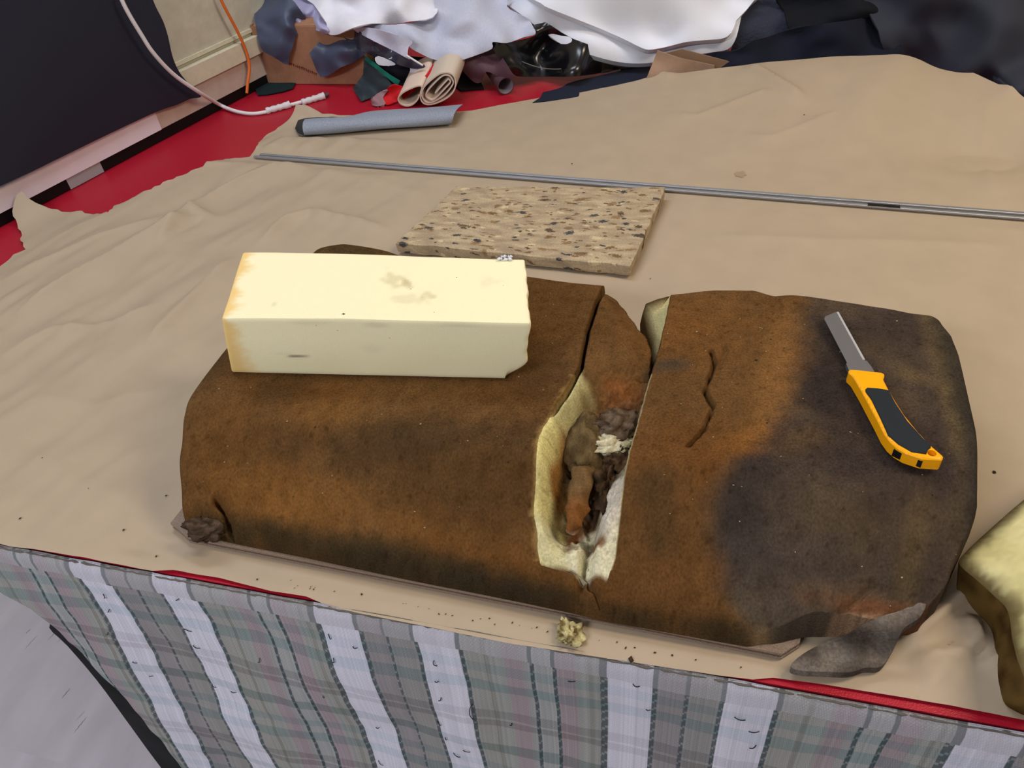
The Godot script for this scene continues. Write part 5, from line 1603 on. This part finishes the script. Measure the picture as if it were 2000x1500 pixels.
	pile("grey_felt", "dark blue grey felt piece beside the white batting", "felt", rounded(poly([1425, 110, 1438, 60, 1448, -25, 1528, -25, 1534, 20, 1547, 56, 1520, 68, 1490, 82, 1466, 100, 1440, 112]), 3), [[1430, 105, 1.48], [1450, -20, 1.57], [1530, -20, 1.58], [1545, 55, 1.50], [1480, 85, 1.49]], 0.004, 0.012, 9.0, 5.0, dfelt, 1.0)
	pile("black_cloth", "black cloth fold between grey felt and charcoal cloth", "cloth", rounded(poly([1520, -25, 1740, -25, 1735, 20, 1690, 36, 1640, 44, 1590, 52, 1546, 62, 1532, 20]), 3), [[1530, -20, 1.56], [1735, -20, 1.56], [1546, 60, 1.46], [1700, 34, 1.46]], 0.004, 0.03, 9.0, 6.0, mat("black_cloth", srgb(17, 20, 28), 0.9, "fine", 0.05, "", false, 10.0), 4.0)
	pile("navy_roll", "navy cloth roll lying along the back behind the kraft paper", "cloth roll", rounded(poly([1360, 112, 1400, 102, 1440, 98, 1470, 80, 1500, 72, 1550, 56, 1610, 46, 1680, 36, 1740, 20, 1760, 90, 1740, 140, 1600, 150, 1450, 150, 1380, 135]), 3), [[1370, 112, 1.41], [1450, 95, 1.42], [1550, 56, 1.47], [1740, 20, 1.49], [1450, 140, 1.385], [1600, 145, 1.405], [1740, 135, 1.41], [1600, 95, 1.40]], 0.004, 0.014, 10.0, 6.0, mat("navy_dark", srgb(22, 25, 40), 0.92, "fine", 0.05, "", false, 12.0), 7.0)
	pile("charcoal_cloth", "large charcoal cloth heaped behind the raised kraft paper", "cloth", rounded(poly([1712, -30, 2080, -30, 2120, 180, 2100, 300, 1990, 240, 1900, 180, 1780, 140, 1735, 110, 1716, 60]), 3), [[1715, -20, 1.5], [2080, -20, 1.5], [1730, 110, 1.43], [1900, 170, 1.36], [2100, 280, 1.10], [2000, 200, 1.24], [1850, 60, 1.42], [1780, 90, 1.45], [1980, 90, 1.36]], 0.004, 0.04, 6.5, 6.0, mat("charcoal", srgb(52, 55, 66), 0.9, "fine", 0.06, "", false, 10.0), 2.0)

func pile(called: String, label: String, category: String, outline: PackedVector2Array, ctrl: Array, thick: float, fold: float, freq: float, cell: float, m: Material, sd: float, group := "", flat_h := 0.0) -> void:
	var mb: MB
	if ctrl.is_empty():
		mb = sheet(outline, func(x: float, y: float) -> Vector3:
			var p := PH(x, y, flat_h)
			return PH(x, y, flat_h + 0.0012 * n3(p.x, p.z, 3.0, 20.0)), cell, thick, Vector3.DOWN)
	else: mb = cloth(outline, ctrl, thick, fold, freq, cell, sd)
	var lo: Vector3 = mb.p[0]
	for q in mb.p:
		if q.y < lo.y: lo = q
	solo(called, label, category, mb, m, lo, group)

func build_small() -> void:
	# black vinyl offcut with grey backing, folded over on the paper
	var a := PH(592, 272, 0.004); var b := PH(872, 250, 0.004)
	var d := b - a
	d.y = 0
	var nrm := d.normalized().cross(Vector3.UP)
	if nrm.z > 0: nrm = -nrm        # towards the back
	var prof := [[0.085, 0.003], [0.05, 0.003], [0.02, 0.0035], [0.007, 0.0045], [0.001, 0.010], [0.0, 0.018], [0.005, 0.026], [0.016, 0.030], [0.034, 0.029], [0.056, 0.024], [0.078, 0.018]]
	var t := thing("folded_vinyl_offcut", "black vinyl offcut with pale grey backing folded over on the kraft paper", "vinyl offcut", a.lerp(b, 0.5))
	for lay in 2:
		var mb := MB.new()
		var np := prof.size()
		mb.grid(24, np, func(i: int, j: int) -> Vector3:
			var s := i / 23.0
			var k: Array = prof[j]
			# the free ends are cut aslant
			var l0 := -0.11 + 0.125 * smooth(0.0, 4.0, j); var r1 := 1.0 + 0.075 * j / (np - 1.0) * 1.4
			var h: float = k[1] * (1.0 - 0.05 * s) + 0.001 * sin(s * 9.0 + j)
			var back: float = k[0]
			if j >= np - 2: back -= (0.02 * (j - np + 3)) * smooth(0.42, 0.1, s)
			if j == 0: back += 0.03 * smooth(0.5, 0.0, s)
			var q := Vector3(a.x, TY + 0.0045, a.z) + d * lerpf(l0, r1, s) + nrm * back + Vector3(0, h, 0)
			if lay == 1:
				var ic := Vector3(a.x, TY + 0.004, a.z) + d * lerpf(l0, r1, s) + nrm * 0.04 + Vector3(0, 0.018, 0)
				q += (ic - q).normalized() * 0.0012
			return q)
		part("grey_backing" if lay == 0 else "vinyl_face", mb, mat("grey_backing", srgb(164, 172, 188), 0.9, "fine", 0.1, "grain", false, 10.0) if lay == 0 else mat("dark_face", srgb(36, 42, 44), 0.5), t, "pale grey woven backing" if lay == 0 else "black vinyl face")
	# crumbs strewn over the paper
	var cr := MB.new()
	for k in 150:
		var px := rng.randf_range(560, 1500); var py := lerpf(1130, 1310, (px - 560) / 940.0) + rng.randf_range(2, 48)
		var q := UV(px, py, 0.003)
		if q.y < 0.006 or q.y > 0.035: continue
		speck(cr, W(q.x, paper_h(q.x, q.y) + 0.0009, q.y), rng.randf_range(0.0004, 0.0013), lin(70, 56, 36))
	for q in [[326, 971, 1.4], [246, 1042, 1.3], [306, 1088, 1.2], [44, 1019, 1.3], [503, 1133, 1.0], [1117, 321, 1.6], [1565, 256, 1.2], [1942, 923, 1.8], [1886, 1157, 1.6], [1232, 1288, 3.0], [1905, 1110, 1.0], [1270, 545, 0.9], [90, 905, 1.0], [180, 965, 0.9], [1400, 640, 0.1]]:
		var p := UV(q[0], q[1], 0.003)
		speck(cr, W(p.x, paper_h(p.x, p.y) + 0.0012, p.y), 0.0011 * q[2], lin(66, 54, 40))
	var o := solo("foam_dust", "dark foam crumbs strewn over the kraft paper", "crumbs", cr, mat("crumb", Color.WHITE, 1.0, "", 1.0, "", true), W(0.5, 0.003, 0.02))
	o.set_meta("kind", "stuff")
	var so := PackedVector2Array()
	for k in 18:
		var an := TAU * k / 18
		so.append(UV(1446 + cos(an) * 11.0 * (1.0 + 0.2 * sin(k * 2.1)), 341 + sin(an) * 5.5 * (1.0 + 0.25 * cos(k * 1.7)), 0.003))
	solo("paper_stain", "small brownish glue spot on the kraft paper behind the steel strips", "stain", sheet(so, func(u: float, v: float) -> Vector3: return W(u, paper_h(u, v) + 0.0007, v), 0.006), mat("glue", srgb(160, 140, 112), 0.5), W(UV(1446, 341, 0.003).x, 0.003, UV(1446, 341, 0.003).y), "", Vector3.UP)
